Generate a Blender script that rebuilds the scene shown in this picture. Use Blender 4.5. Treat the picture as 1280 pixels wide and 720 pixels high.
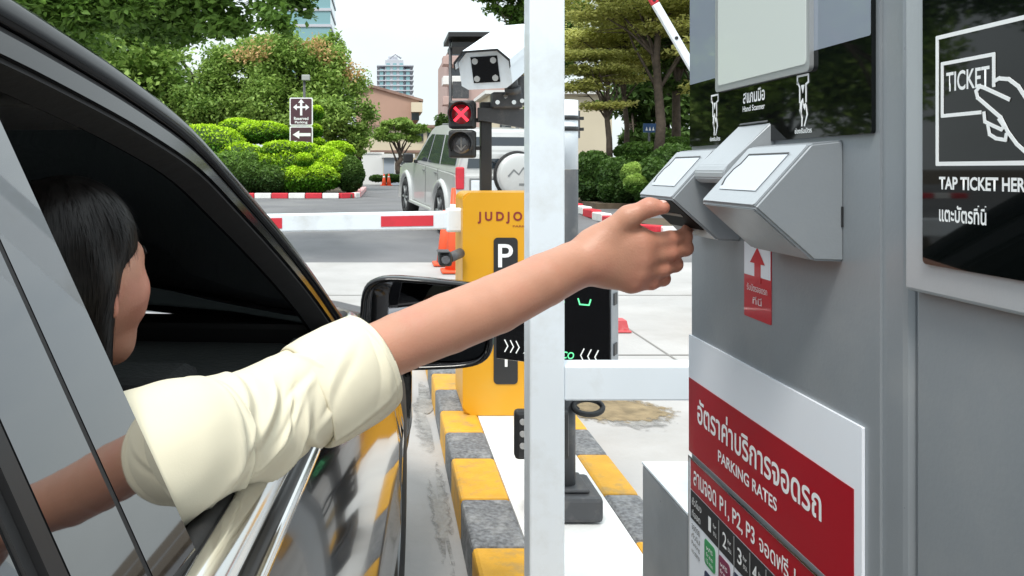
import bpy, bmesh, math, random
import numpy as np
from mathutils import Vector, Matrix
R = math.radians
for o in list(bpy.data.objects): bpy.data.objects.remove(o)
S = bpy.context.scene
col = S.collection

# ------------------------------------------------------------------ camera
F, CX, CY, H = 1000.0, 480.0, 212.0, 1.25
cam = bpy.data.cameras.new('camera'); camo = bpy.data.objects.new('camera', cam); col.objects.link(camo)
camo.location = (0, 0, H); camo.rotation_euler = (R(90), 0, 0)
cam.sensor_width = 36; cam.lens = 36 * F / 1280
cam.shift_x = (640 - CX) / 1280; cam.shift_y = -(360 - CY) / 1280
cam.clip_start = 0.02; cam.clip_end = 4000
S.camera = camo
# ------------------------------------------------------------------ sky, sun, exposure
SUN_EL, SUN_AZ = 58, 205            # azimuth clockwise from +Y: the sun is behind the camera, a little left
w = bpy.data.worlds.new('World'); S.world = w; w.use_nodes = True
nt = w.node_tree; nt.nodes.clear()
out = nt.nodes.new('ShaderNodeOutputWorld'); bg = nt.nodes.new('ShaderNodeBackground')
sky = nt.nodes.new('ShaderNodeTexSky'); sky.sky_type = 'NISHITA'; sky.sun_disc = False
sky.sun_elevation = R(SUN_EL); sky.sun_rotation = R(SUN_AZ); sky.air_density = 1.2; sky.dust_density = 3.0
tc = nt.nodes.new('ShaderNodeTexCoord'); mp = nt.nodes.new('ShaderNodeMapping'); mp.inputs['Scale'].default_value = (1, 1, 2.6)
nz = nt.nodes.new('ShaderNodeTexNoise'); nz.inputs['Scale'].default_value = 2.2; nz.inputs['Detail'].default_value = 6; nz.inputs['Roughness'].default_value = .55
cr = nt.nodes.new('ShaderNodeValToRGB'); cr.color_ramp.elements[0].position = .2; cr.color_ramp.elements[0].color = (.62, .62, .62, 1)
cr.color_ramp.elements[1].position = .62; cr.color_ramp.elements[1].color = (.97, .97, .97, 1)
mx = nt.nodes.new('ShaderNodeMix'); mx.data_type = 'RGBA'
# overcast: the cloud is brighter overhead than towards the horizon
sx_ = nt.nodes.new('ShaderNodeSeparateXYZ'); mr_ = nt.nodes.new('ShaderNodeMapRange'); mr_.inputs['From Min'].default_value = .12; mr_.inputs['From Max'].default_value = .9
mr_.inputs['To Min'].default_value = 1.0; mr_.inputs['To Max'].default_value = 1.9; vs_ = nt.nodes.new('ShaderNodeVectorMath'); vs_.operation = 'SCALE'; vs_.inputs[0].default_value = (5.9, 6.5, 6.65)
nt.links.new(tc.outputs['Generated'], sx_.inputs[0]); nt.links.new(sx_.outputs['Z'], mr_.inputs['Value']); nt.links.new(mr_.outputs[0], vs_.inputs['Scale']); nt.links.new(vs_.outputs['Vector'], mx.inputs['B'])
bg.inputs['Strength'].default_value = .1
L = nt.links.new
L(tc.outputs['Generated'], mp.inputs['Vector']); L(mp.outputs['Vector'], nz.inputs['Vector']); L(nz.outputs['Fac'], cr.inputs['Fac'])
L(cr.outputs['Color'], mx.inputs['Factor']); L(sky.outputs['Color'], mx.inputs['A']); L(mx.outputs['Result'], bg.inputs['Color']); L(bg.outputs[0], out.inputs[0])
sl = bpy.data.lights.new('sun', 'SUN'); sl.energy = 1.5; sl.angle = R(14); sl.color = (1, .95, .87)
so = bpy.data.objects.new('sun', sl); col.objects.link(so)
sd = Vector((math.sin(R(SUN_AZ)) * math.cos(R(SUN_EL)), math.cos(R(SUN_AZ)) * math.cos(R(SUN_EL)), math.sin(R(SUN_EL))))
so.rotation_euler = sd.to_track_quat('Z', 'Y').to_euler()
S.view_settings.view_transform = 'Standard'; S.view_settings.look = 'None'
S.view_settings.exposure = 0.78; S.view_settings.gamma = 1
S.render.engine = 'CYCLES'; S.render.resolution_x = 1024; S.render.resolution_y = 576

# ------------------------------------------------------------------ helpers
def P(px, py, Y): return Vector(((px - CX) / F * Y, Y, H - (py - CY) / F * Y))
def gz(y): return 0.0 if y < 9.4 else (.054 * (y - 9.4) if y < 17 else .41)

def mat(name, c, rough=.5, metal=0, coat=0, var=0, vs=8, bump=0, bs=60, ior=1.5, emit=None, es=1, sss=0, dirt=None, dv=.5, ds=3, rv=0, trans=0, spec=None, co='Object'):
    m = bpy.data.materials.new(name); m.use_nodes = True
    n = m.node_tree; b = n.nodes['Principled BSDF']; ln = n.links.new
    b.inputs['Base Color'].default_value = (*c, 1); b.inputs['Roughness'].default_value = rough
    b.inputs['Metallic'].default_value = metal; b.inputs['Coat Weight'].default_value = coat; b.inputs['Coat Roughness'].default_value = .03
    b.inputs['IOR'].default_value = ior
    if trans: b.inputs['Transmission Weight'].default_value = trans
    if spec is not None: b.inputs['Specular IOR Level'].default_value = spec
    if sss:
        b.inputs['Subsurface Weight'].default_value = sss; b.inputs['Subsurface Radius'].default_value = (1, .35, .2); b.inputs['Subsurface Scale'].default_value = .008
    if emit:
        b.inputs['Emission Color'].default_value = (*emit, 1); b.inputs['Emission Strength'].default_value = es
    t = n.nodes.new('ShaderNodeTexCoord')
    last = None
    if var:
        z = n.nodes.new('ShaderNodeTexNoise'); z.inputs['Scale'].default_value = vs; z.inputs['Detail'].default_value = 5; ln(t.outputs[co], z.inputs['Vector'])
        mr = n.nodes.new('ShaderNodeMapRange'); mr.inputs['From Min'].default_value = .3; mr.inputs['From Max'].default_value = .7
        mr.inputs['To Min'].default_value = 1 - var; mr.inputs['To Max'].default_value = 1 + var; ln(z.outputs['Fac'], mr.inputs['Value'])
        vm = n.nodes.new('ShaderNodeVectorMath'); vm.operation = 'SCALE'; vm.inputs[0].default_value = c; ln(mr.outputs[0], vm.inputs['Scale'])
        last = vm.outputs['Vector']
    if dirt:
        z = n.nodes.new('ShaderNodeTexNoise'); z.inputs['Scale'].default_value = ds; z.inputs['Detail'].default_value = 8; z.inputs['Roughness'].default_value = .65; ln(t.outputs[co], z.inputs['Vector'])
        rp = n.nodes.new('ShaderNodeValToRGB'); rp.color_ramp.elements[0].position = .5; rp.color_ramp.elements[1].position = .72
        rp.color_ramp.elements[0].color = (0, 0, 0, 1); rp.color_ramp.elements[1].color = (dv, dv, dv, 1); ln(z.outputs['Fac'], rp.inputs['Fac'])
        mm = n.nodes.new('ShaderNodeMix'); mm.data_type = 'RGBA'; mm.inputs['B'].default_value = (*dirt, 1)
        if last: ln(last, mm.inputs['A'])
        else: mm.inputs['A'].default_value = (*c, 1)
        ln(rp.outputs['Color'], mm.inputs['Factor']); last = mm.outputs['Result']
    if last: ln(last, b.inputs['Base Color'])
    if rv:
        z = n.nodes.new('ShaderNodeTexNoise'); z.inputs['Scale'].default_value = 14; z.inputs['Detail'].default_value = 6; ln(t.outputs[co], z.inputs['Vector'])
        mr = n.nodes.new('ShaderNodeMapRange'); mr.inputs['To Min'].default_value = max(0, rough - rv); mr.inputs['To Max'].default_value = rough + rv
        ln(z.outputs['Fac'], mr.inputs['Value']); ln(mr.outputs[0], b.inputs['Roughness'])
    if bump:
        z = n.nodes.new('ShaderNodeTexNoise'); z.inputs['Scale'].default_value = bs; z.inputs['Detail'].default_value = 4; ln(t.outputs[co], z.inputs['Vector'])
        bp = n.nodes.new('ShaderNodeBump'); bp.inputs['Strength'].default_value = bump; bp.inputs['Distance'].default_value = .01
        ln(z.outputs['Fac'], bp.inputs['Height']); ln(bp.outputs['Normal'], b.inputs['Normal'])
    return m
def glass_mat(name, tint, k=1.45):
    m = bpy.data.materials.new(name); m.use_nodes = True; n = m.node_tree; n.nodes.clear(); ln = n.links.new
    o = n.nodes.new('ShaderNodeOutputMaterial'); mxs = n.nodes.new('ShaderNodeMixShader'); tr = n.nodes.new('ShaderNodeBsdfTransparent'); gl = n.nodes.new('ShaderNodeBsdfGlossy')
    fr = n.nodes.new('ShaderNodeFresnel'); fr.inputs['IOR'].default_value = k
    tr.inputs['Color'].default_value = (*tint, 1); gl.inputs['Roughness'].default_value = .01; gl.inputs['Color'].default_value = (.95, .97, 1, 1)
    ln(fr.outputs[0], mxs.inputs[0]); ln(tr.outputs[0], mxs.inputs[1]); ln(gl.outputs[0], mxs.inputs[2]); ln(mxs.outputs[0], o.inputs[0])
    return m
def leaf_mat(name, c1, c2, trans=.35, rough=.55):
    m = bpy.data.materials.new(name); m.use_nodes = True; n = m.node_tree; ln = n.links.new; b = n.nodes['Principled BSDF']
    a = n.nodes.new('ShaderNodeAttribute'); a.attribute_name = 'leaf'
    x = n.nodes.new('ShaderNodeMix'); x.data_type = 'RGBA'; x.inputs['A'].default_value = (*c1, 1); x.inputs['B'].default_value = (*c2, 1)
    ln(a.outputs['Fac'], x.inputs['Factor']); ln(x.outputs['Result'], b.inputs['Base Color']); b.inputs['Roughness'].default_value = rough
    b.inputs['Specular IOR Level'].default_value = .3
    tl = n.nodes.new('ShaderNodeBsdfTranslucent'); ln(x.outputs['Result'], tl.inputs['Color'])
    ms = n.nodes.new('ShaderNodeMixShader'); ms.inputs[0].default_value = trans
    ln(b.outputs[0], ms.inputs[1]); ln(tl.outputs[0], ms.inputs[2]); ln(ms.outputs[0], n.nodes['Material Output'].inputs[0])
    return m

def tag(o, label=None, cat=None, group=None, kind=None):
    if label: o['label'] = label
    if cat: o['category'] = cat
    if group: o['group'] = group
    if kind: o['kind'] = kind
    return o
def empty(name, loc=(0, 0, 0), rz=0, label=None, cat=None, group=None):
    o = bpy.data.objects.new(name, None); col.objects.link(o); o.location = loc; o.rotation_euler = (0, 0, rz); o.empty_display_size = .1
    return tag(o, label, cat, group)
def link(name, me, m, parent=None, smooth=False):
    o = bpy.data.objects.new(name, me); col.objects.link(o)
    for x in (m if isinstance(m, (list, tuple)) else [m]): me.materials.append(x)
    if parent is not None:
        o.parent = parent
    if smooth:
        for p in me.polygons: p.use_smooth = True
    return o
WORLD = {}
class MB:
    """collects shapes, links them as one mesh"""
    def __init__(s): s.b = bmesh.new(); s.mi = 0
    def _set(s, before):
        for f in s.b.faces:
            if f.index < 0 or f not in before: pass
    def box(s, x0, x1, y0, y1, z0, z1, bev=0, seg=2, M=None, mi=0):
        t = bmesh.new(); bmesh.ops.create_cube(t, size=1)
        for v in t.verts: v.co = Vector(((x0 + x1) / 2 + v.co.x * (x1 - x0), (y0 + y1) / 2 + v.co.y * (y1 - y0), (z0 + z1) / 2 + v.co.z * (z1 - z0)))
        if bev: bmesh.ops.bevel(t, geom=t.edges[:] + t.verts[:], offset=bev, segments=seg, profile=.5, affect='EDGES')
        return s.add(t, M, mi)
    def add(s, t, M=None, mi=0):
        if M is not None: bmesh.ops.transform(t, matrix=M, verts=t.verts)
        mp_ = {v: s.b.verts.new(v.co) for v in t.verts}
        for f in t.faces:
            try: nf = s.b.faces.new([mp_[v] for v in f.verts]); nf.material_index = mi; nf.smooth = f.smooth
            except ValueError: pass
        t.free(); return s
    def cyl(s, a, b_, r, r2=None, n=24, mi=0, smooth=True, caps=True):
        a, b_ = Vector(a), Vector(b_); d = b_ - a; L_ = d.length
        t = bmesh.new(); bmesh.ops.create_cone(t, cap_ends=caps, segments=n, radius1=r, radius2=r if r2 is None else r2, depth=L_)
        if smooth:
            for f in t.faces:
                if len(f.verts) == 4: f.smooth = True
        q = d.to_track_quat('Z', 'Y').to_matrix().to_4x4()
        return s.add(t, Matrix.Translation((a + b_) / 2) @ q, mi)
    def ball(s, c, r, n=16, mi=0):
        t = bmesh.new(); bmesh.ops.create_uvsphere(t, u_segments=n * 2, v_segments=n, radius=1)
        for f in t.faces: f.smooth = True
        if not hasattr(r, '__len__'): r = (r, r, r)
        return s.add(t, Matrix.Translation(Vector(c)) @ Matrix.Diagonal((*r, 1)), mi)
    def tube(s, pts, r, n=10, mi=0, cap=True, closed=False):
        pts = [Vector(p) for p in pts]; N = len(pts); rs = r if hasattr(r, '__len__') else [r] * N
        rings = []; up = None
        for i, p in enumerate(pts):
            if closed: d = pts[(i + 1) % N] - pts[i - 1]
            else: d = pts[min(i + 1, N - 1)] - pts[max(i - 1, 0)]
            d.normalize()
            if up is None: up = d.orthogonal().normalized()
            up = (up - d * up.dot(d)).normalized(); sd_ = d.cross(up)
            rings.append([s.b.verts.new(p + (up * math.cos(k * 2 * math.pi / n) + sd_ * math.sin(k * 2 * math.pi / n)) * rs[i]) for k in range(n)])
        for i in range(N if closed else N - 1):
            A, B = rings[i], rings[(i + 1) % N]
            for k in range(n):
                f = s.b.faces.new([A[k], A[(k + 1) % n], B[(k + 1) % n], B[k]]); f.smooth = True; f.material_index = mi
        if cap and not closed:
            for A in (rings[0][::-1], rings[-1]): f = s.b.faces.new(A); f.material_index = mi
        return s
    def poly(s, pts, th=None, mi=0):
        """polygon, extruded by vector th"""
        a = [s.b.verts.new(Vector(p)) for p in pts]
        f = s.b.faces.new(a); f.material_index = mi
        if th is not None:
            th = Vector(th); c = [s.b.verts.new(v.co + th) for v in a]; n = len(a)
            f = s.b.faces.new(c[::-1]); f.material_index = mi
            for i in range(n):
                f = s.b.faces.new([a[i], c[i], c[(i + 1) % n], a[(i + 1) % n]][::-1]); f.material_index = mi
        return s
    def grid(s, rows, mi=0, smooth=True, closeu=False):
        V = [[s.b.verts.new(Vector(p)) for p in r] for r in rows]
        for i in range(len(V) - 1):
            m_ = len(V[i]); rng = range(m_ if closeu else m_ - 1)
            for j in rng:
                try: f = s.b.faces.new([V[i][j], V[i][(j + 1) % m_], V[i + 1][(j + 1) % m_], V[i + 1][j]]); f.smooth = smooth; f.material_index = mi
                except ValueError: pass
        return s
    def build(s, name, m, parent=None, M=None, fix=True, merge=0):
        if M is not None: bmesh.ops.transform(s.b, matrix=M, verts=s.b.verts)
        if merge: bmesh.ops.remove_doubles(s.b, verts=s.b.verts, dist=merge)
        if fix: bmesh.ops.recalc_face_normals(s.b, faces=s.b.faces)
        me = bpy.data.meshes.new(name); s.b.to_mesh(me); s.b.free()
        return link(name, me, m, parent)
def strip(name, m, parent, ring_a, ring_b, th):
    """band between two polylines with thickness vector th"""
    mb = MB(); n = len(ring_a)
    A = [Vector(p) for p in ring_a]; B = [Vector(p) for p in ring_b]; T = Vector(th)
    rows = [[a, b, b + T, a + T, a] for a, b in zip(A, B)]
    mb.grid(rows, smooth=False); mb.poly([A[0], B[0], B[0] + T, A[0] + T]); mb.poly([A[-1], B[-1], B[-1] + T, A[-1] + T])
    return mb.build(name, m, parent, merge=1e-5)
def rrect(w_, h_, r, n=6, cx=0, cy=0):
    pts = []
    for (sx, sy, a0) in ((1, 1, 0), (-1, 1, 90), (-1, -1, 180), (1, -1, 270)):
        for k in range(n + 1):
            a = R(a0 + 90 * k / n); pts.append((cx + sx * (w_ / 2 - r) + r * math.cos(a), cy + sy * (h_ / 2 - r) + r * math.sin(a)))
    return pts
def frame_M(o, right, up):
    r_, u_ = Vector(right).normalized(), Vector(up).normalized(); n_ = r_.cross(u_)
    return Matrix(((r_.x, u_.x, n_.x, o[0]), (r_.y, u_.y, n_.y, o[1]), (r_.z, u_.z, n_.z, o[2]), (0, 0, 0, 1)))
def plate(name, m, parent, M, w_, h_, r, th, cx=0, cy=0):
    """rounded plate in the local xy of M, th thick towards +z"""
    mb = MB(); mb.poly([(x, y, 0) for x, y in rrect(w_, h_, r, 6, cx, cy)], (0, 0, th)); return mb.build(name, m, parent, M)
def stroke(mb, pts, w_, z0, th):
    """flat line of width w_ along 2-D points"""
    for (a, b_) in zip(pts[:-1], pts[1:]):
        a, b_ = Vector(a), Vector(b_); d = (b_ - a).normalized(); nn = Vector((-d.y, d.x)) * w_ / 2; e = d * w_ * .35
        q = [a - e + nn, a - e - nn, b_ + e - nn, b_ + e + nn]
        mb.poly([(p.x, p.y, z0) for p in q], (0, 0, th)); z0 += 2e-5
def text(name, s_, m, parent, M, x0, x1, y0, y1, th=.0004, bold=0, shear=0):
    """text mesh fitted into a rectangle of the plane M"""
    cu = bpy.data.curves.new(name, 'FONT'); cu.body = s_; cu.size = 1; cu.extrude = 0; cu.offset = bold; cu.resolution_u = 4; cu.shear = shear
    o = bpy.data.objects.new(name, cu); col.objects.link(o); bpy.context.view_layer.update()
    dg = bpy.context.evaluated_depsgraph_get(); me = bpy.data.meshes.new_from_object(o.evaluated_get(dg)); bpy.data.objects.remove(o)
    n = len(me.vertices)
    if n == 0: return None
    co = np.empty(n * 3); me.vertices.foreach_get('co', co); co = co.reshape(-1, 3)
    lo, hi = co.min(0), co.max(0)
    co[:, 0] = x0 + (co[:, 0] - lo[0]) / max(hi[0] - lo[0], 1e-6) * (x1 - x0)
    co[:, 1] = y0 + (co[:, 1] - lo[1]) / max(hi[1] - lo[1], 1e-6) * (y1 - y0)
    co[:, 2] = th
    me.vertices.foreach_set('co', co.ravel()); me.transform(M); me.materials.clear(); me.name = name
    return link(name, me, m, parent)

def raw_mesh(name, V, Fq, attr=None):
    me = bpy.data.meshes.new(name); nv, nf = len(V), len(Fq); k = Fq.shape[1]
    me.vertices.add(nv); me.vertices.foreach_set('co', V.astype(np.float32).ravel())
    me.loops.add(nf * k); me.loops.foreach_set('vertex_index', Fq.astype(np.int32).ravel())
    me.polygons.add(nf); me.polygons.foreach_set('loop_start', np.arange(nf, dtype=np.int32) * k)
    me.update(calc_edges=True)
    if attr is not None:
        a = me.attributes.new('leaf', 'FLOAT', 'FACE'); a.data.foreach_set('value', attr.astype(np.float32))
    return me
def leaf_arrays(pts, size, rng, flat=0.0, col_=None, aspect=.5):
    n = len(pts); nr = rng.normal(size=(n, 3)); nr[:, 2] = np.abs(nr[:, 2]) + flat; nr /= np.linalg.norm(nr, axis=1)[:, None]
    t = rng.normal(size=(n, 3)); t -= (t * nr).sum(1)[:, None] * nr; t /= np.linalg.norm(t, axis=1)[:, None]
    b = np.cross(nr, t); s = size * rng.uniform(.6, 1.3, n)[:, None]
    V = np.stack([pts - t * s, pts + b * s * aspect + nr * s * .15, pts + t * s, pts - b * s * aspect + nr * s * .15], 1).reshape(-1, 3)
    Fq = np.arange(n * 4).reshape(n, 4)
    return V, Fq, (rng.uniform(0, 1, n) if col_ is None else col_)
def foliage(name, blobs, n, size, m, parent=None, seed=0, flat=.3, shell=.55, clump=0.3, asp=.5):
    """leaves spread through a set of ellipsoid clumps (cx,cy,cz,rx,ry,rz)"""
    rng = np.random.default_rng(seed); B = np.array(blobs, float); vol = (B[:, 3] * B[:, 4] * B[:, 5]) ** .75; pr = vol / vol.sum()
    sub = []
    for i, bb in enumerate(B):      # each blob gets sub-clumps so that gaps show
        k = 22; d = rng.normal(size=(k, 3)); d /= np.linalg.norm(d, axis=1)[:, None]; rr = rng.uniform(shell, 1, k)[:, None]
        sub.append(bb[:3] + d * rr * bb[3:])
    idx = rng.choice(len(B), n, p=pr); sc = np.array(sub)[idx, rng.integers(0, 22, n)]
    pts = sc + np.clip(rng.normal(size=(n, 3)), -2.2, 2.2) * B[idx][:, 3:] * clump * .6
    tone = np.clip(rng.uniform(0, 1, n) * .6 + .4 * rng.uniform(0, 1, 22 * len(B))[idx * 22 % (22 * len(B))], 0, 1)
    V, Fq, c = leaf_arrays(pts, size, rng, flat, tone, asp)
    return link(name, raw_mesh(name, V, Fq, c), m, parent)

def sdf_mesh(prims, h, k, pad=.02):
    """smooth union of round cones (a, b, ra, rb[, squash vector]) -> vertices, quads (surface nets)"""
    P0 = np.array([list(p[0]) for p in prims] + [list(p[1]) for p in prims]); rr = max(max(p[2], p[3]) for p in prims)
    lo = P0.min(0) - rr - pad; hi = P0.max(0) + rr + pad
    n = np.ceil((hi - lo) / h).astype(int) + 1
    X, Y, Z = np.meshgrid(*[lo[i] + h * np.arange(n[i]) for i in range(3)], indexing='ij')
    G = np.stack([X, Y, Z], -1); D = None
    for p in prims:
        a, b_, ra, rb = np.array(p[0], float), np.array(p[1], float), p[2], p[3]; kk = p[5] if len(p) > 5 else k
        ab = b_ - a; l2 = max((ab * ab).sum(), 1e-12); q = G - a
        t = np.clip((q @ ab) / l2, 0, 1); q = q - t[..., None] * ab
        if len(p) > 4 and p[4] is not None:
            ax = np.array(p[4][:3], float); ax /= np.linalg.norm(ax); sc = p[4][3]
            q = q + ((q @ ax) * (1 / sc - 1))[..., None] * ax
            d = np.sqrt((q * q).sum(-1)) - (ra + t * (rb - ra)); d = d * min(1, sc)
        else: d = np.sqrt((q * q).sum(-1)) - (ra + t * (rb - ra))
        if D is None: D = d
        else:
            hh = np.maximum(kk - np.abs(D - d), 0) / kk; D = np.minimum(D, d) - hh * hh * kk * .25
    ins = D < 0; c = n - 1
    acc = np.zeros((*c, 3)); cnt = np.zeros(c)
    I = np.stack(np.meshgrid(*[np.arange(m_) for m_ in c], indexing='ij'), -1).astype(float)
    sl_ = lambda o: tuple(slice(o[i], o[i] + c[i]) for i in range(3))
    for ax in range(3):
        for u in (0, 1):
            for v in (0, 1):
                o0 = [0, 0, 0]; o0[(ax + 1) % 3] = u; o0[(ax + 2) % 3] = v; o1 = list(o0); o1[ax] = 1
                d0, d1 = D[sl_(o0)], D[sl_(o1)]; cross = (d0 < 0) != (d1 < 0)
                t = np.where(cross, d0 / np.where(cross, d0 - d1, 1), 0)
                pt = np.array(o0, float) + t[..., None] * (np.array(o1) - np.array(o0)); acc += pt * cross[..., None]; cnt += cross
    act = cnt > 0; idx = -np.ones(c, int); idx[act] = np.arange(act.sum())
    V = lo + h * (I[act] + acc[act] / cnt[act][:, None])
    Q = []
    for ax in range(3):
        a1, a2 = (ax + 1) % 3, (ax + 2) % 3
        s0 = [slice(1, c[i]) for i in range(3)]; s0[ax] = slice(0, c[ax]); s1 = list(s0); s1[ax] = slice(1, c[ax] + 1)
        d0, d1 = ins[tuple(s0)], ins[tuple(s1)]
        for sign in (0, 1):
            e = (d0 & ~d1) if sign == 0 else (~d0 & d1); w_ = np.argwhere(e)
            if len(w_) == 0: continue
            base = w_.copy(); base[:, a1] += 1; base[:, a2] += 1
            def g(da, db):
                b2 = base.copy(); b2[:, a1] -= da; b2[:, a2] -= db; return idx[b2[:, 0], b2[:, 1], b2[:, 2]]
            q = np.stack([g(0, 0), g(1, 0), g(1, 1), g(0, 1)], 1)
            Q.append(q if sign == 0 else q[:, ::-1])
    return V, np.concatenate(Q)
# ================================================================== MATERIALS
M = {}
M['concrete'] = mat('concrete', (.42, .41, .405), .75, var=.10, vs=1.3, bump=.25, bs=40, dirt=(.30, .28, .26), dv=.55, ds=.9, rv=.15)
M['asphalt'] = mat('asphalt', (.15, .15, .158), .85, var=.18, vs=.9, bump=.6, bs=90, dirt=(.24, .235, .23), dv=.6, ds=.5)
M['soil'] = mat('soil', (.10, .075, .05), .95, var=.3, vs=4, bump=.8, bs=20)
M['paint_white'] = mat('paint_white', (.80, .80, .79), .6, var=.05, vs=6, dirt=(.45, .43, .40), dv=.35, ds=5, bump=.15, bs=50)
M['paint_yellow'] = mat('paint_yellow', (.70, .36, .03), .6, var=.10, vs=12, dirt=(.34, .25, .13), dv=.8, ds=13, bump=.3, bs=80)
M['paint_black'] = mat('paint_black', (.16, .165, .175), .7, var=.5, vs=70, dirt=(.42, .42, .41), dv=.7, ds=11, bump=.5, bs=120)
M['paint_red'] = mat('paint_red', (.62, .03, .05), .6, var=.08, vs=6, dirt=(.3, .05, .05), dv=.4, ds=9)
M['sand'] = mat('sand', (.34, .26, .16), .9, var=.35, vs=9, bump=.8, bs=60)
M['wet'] = mat('wet', (.27, .255, .24), .35, var=.15, vs=9, bump=.2, bs=40)
M['white_metal'] = mat('white_metal', (.78, .84, .90), .38, var=.03, vs=5, coat=.2, dirt=(.50, .50, .47), dv=.5, ds=5, rv=.08)
M['yellow_metal'] = mat('yellow_metal', (.66, .32, .008), .4, var=.04, vs=3, bump=.05, bs=30, rv=.1, dirt=(.6, .36, .06), dv=.3, ds=5)
M['black'] = mat('black', (.018, .019, .021), .45, bump=.08, bs=90)
M['black_gloss'] = mat('black_gloss', (.008, .008, .009), .12, coat=.5)
M['dark_grey'] = mat('dark_grey', (.06, .063, .07), .5, var=.1, vs=9, dirt=(.2, .19, .18), dv=.5, ds=14)
M['grey_metal'] = mat('grey_metal', (.275, .30, .325), .36, metal=.2, var=.04, vs=4, bump=.03, bs=220, rv=.2, dirt=(.36, .37, .38), dv=.4, ds=9)
M['grey_light'] = mat('grey_light', (.43, .46, .49), .33, metal=.25, var=.03, vs=6, bump=.03, bs=220, rv=.07)
M['chrome'] = mat('chrome', (.75, .75, .74), .12, metal=1, rv=.05)
M['rubber'] = mat('rubber', (.015, .015, .016), .7, bump=.1, bs=60)
M['text_white'] = mat('text_white', (.85, .87, .88), .5)
M['text_dark'] = mat('text_dark', (.02, .02, .022), .5)
M['text_maroon'] = mat('text_maroon', (.22, .02, .02), .5)
M['orange'] = mat('orange', (.80, .10, .03), .5, var=.05, dirt=(.4, .1, .06), dv=.4, ds=12)
M['red_lamp'] = mat('red_lamp', (.5, .01, .02), .3, emit=(1, .03, .06), es=1.2)
M['lens'] = mat('lens', (.10, .10, .11), .2, coat=1, bump=.5, bs=90)
M['led_green'] = mat('led_green', (.1, .6, .25), .4, emit=(.15, .8, .35), es=.7)
M['led_white'] = mat('led_white', (.6, .62, .6), .4, emit=(.8, .82, .8), es=.35)
M['bark'] = mat('bark', (.085, .065, .05), .9, var=.35, vs=9, bump=1, bs=25)
M['leaf_dark'] = leaf_mat('leaf_dark', (.03, .065, .014), (.10, .18, .04))
M['leaf_mid'] = leaf_mat('leaf_mid', (.09, .19, .03), (.42, .58, .14))
M['leaf_deep'] = leaf_mat('leaf_deep', (.04, .10, .016), (.18, .32, .055))  # deep green foliage colours
M['leaf_lime'] = leaf_mat('leaf_lime', (.06, .19, .008), (.50, .74, .03), .25)
M['leaf_olive'] = leaf_mat('leaf_olive', (.24, .27, .06), (.74, .74, .27), .6)
M['leaf_red'] = leaf_mat('leaf_red', (.42, .36, .12), (.78, .48, .26))
M['leaf_hedge'] = leaf_mat('leaf_hedge', (.03, .075, .015), (.12, .22, .04))

# ================================================================== GROUND
YS = [-300, -40, -10, 0, 3, 6, 9.4, 10.3, 11, 12, 13, 14, 15, 16, 17, 20, 25, 40, 80, 200, 600, 3000]
def sheet(name, m, x0, x1, ys, dz=0.0, kind='structure', nx=1):
    mb = MB(); mb.grid([[(x0 + (x1 - x0) * i / nx, y, gz(y) + dz) for i in range(nx + 1)] for y in ys], smooth=False)
    o = mb.build(name, m); return tag(o, kind=kind)
sheet('ground', M['soil'], -1500, 1500, YS)
sheet('road', M['asphalt'], -60, 60, [10.3, 11, 12, 13, 14, 15, 16, 17, 20, 25, 45], .004)
sheet('concrete_lane', M['concrete'], -9, 9, [-30, -10, 0, 3, 6, 9.4, 10.3], .006)
# joint and stain sheets on the concrete
def patch_mat(name, c, rough, soft=.16):
    m = mat(name, c, rough, var=.3, vs=14, bump=.5, bs=60); n = m.node_tree; ln = n.links.new
    t = n.nodes.new('ShaderNodeTexCoord'); v = n.nodes.new('ShaderNodeVectorMath'); v.operation = 'SUBTRACT'; v.inputs[1].default_value = (.5, .5, 0)
    s_ = n.nodes.new('ShaderNodeVectorMath'); s_.operation = 'MULTIPLY'; s_.inputs[1].default_value = (2, 2, 0); l_ = n.nodes.new('ShaderNodeVectorMath'); l_.operation = 'LENGTH'
    z = n.nodes.new('ShaderNodeTexNoise'); z.inputs['Scale'].default_value = 22; z.inputs['Detail'].default_value = 7; z.inputs['Roughness'].default_value = .65
    a = n.nodes.new('ShaderNodeMath'); a.operation = 'MULTIPLY_ADD'; a.inputs[1].default_value = 1.1
    r_ = n.nodes.new('ShaderNodeMapRange'); r_.inputs['From Min'].default_value = 1.38; r_.inputs['From Max'].default_value = 1.38 - soft
    ln(t.outputs['Generated'], v.inputs[0]); ln(v.outputs[0], s_.inputs[0]); ln(s_.outputs[0], l_.inputs[0]); ln(t.outputs['Object'], z.inputs['Vector'])
    ln(z.outputs['Fac'], a.inputs[0]); ln(l_.outputs['Value'], a.inputs[2]); ln(a.outputs[0], r_.inputs['Value']); ln(r_.outputs[0], n.nodes['Principled BSDF'].inputs['Alpha'])
    return m
M['sand'] = patch_mat('sand', (.25, .19, .11), .9, .22); M['wet'] = patch_mat('wet', (.31, .30, .29), .45, .4)
def blob_sheet(name, m, cx, cy, rx, ry, z, seed, rough=.25, n=64, kind='structure'):
    rng = random.Random(seed); ph = [rng.uniform(0, 6.28) for _ in range(9)]; pts = []
    for i in range(n):
        a = 2 * math.pi * i / n; r_ = 1 + sum(rough / (k + 1) * math.sin((k + 2) * a + ph[k]) for k in range(9))
        pts.append((cx + rx * r_ * math.cos(a), cy + ry * r_ * math.sin(a), z))
    mb = MB(); mb.poly(pts); return tag(mb.build(name, m), kind=kind)
blob_sheet('sand_patch', M['sand'], 1.22, 4.10, .26, .30, .0105, 3)
blob_sheet('damp_patch', M['wet'], 1.24, 4.03, .22, .22, .0102, 5)
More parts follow.
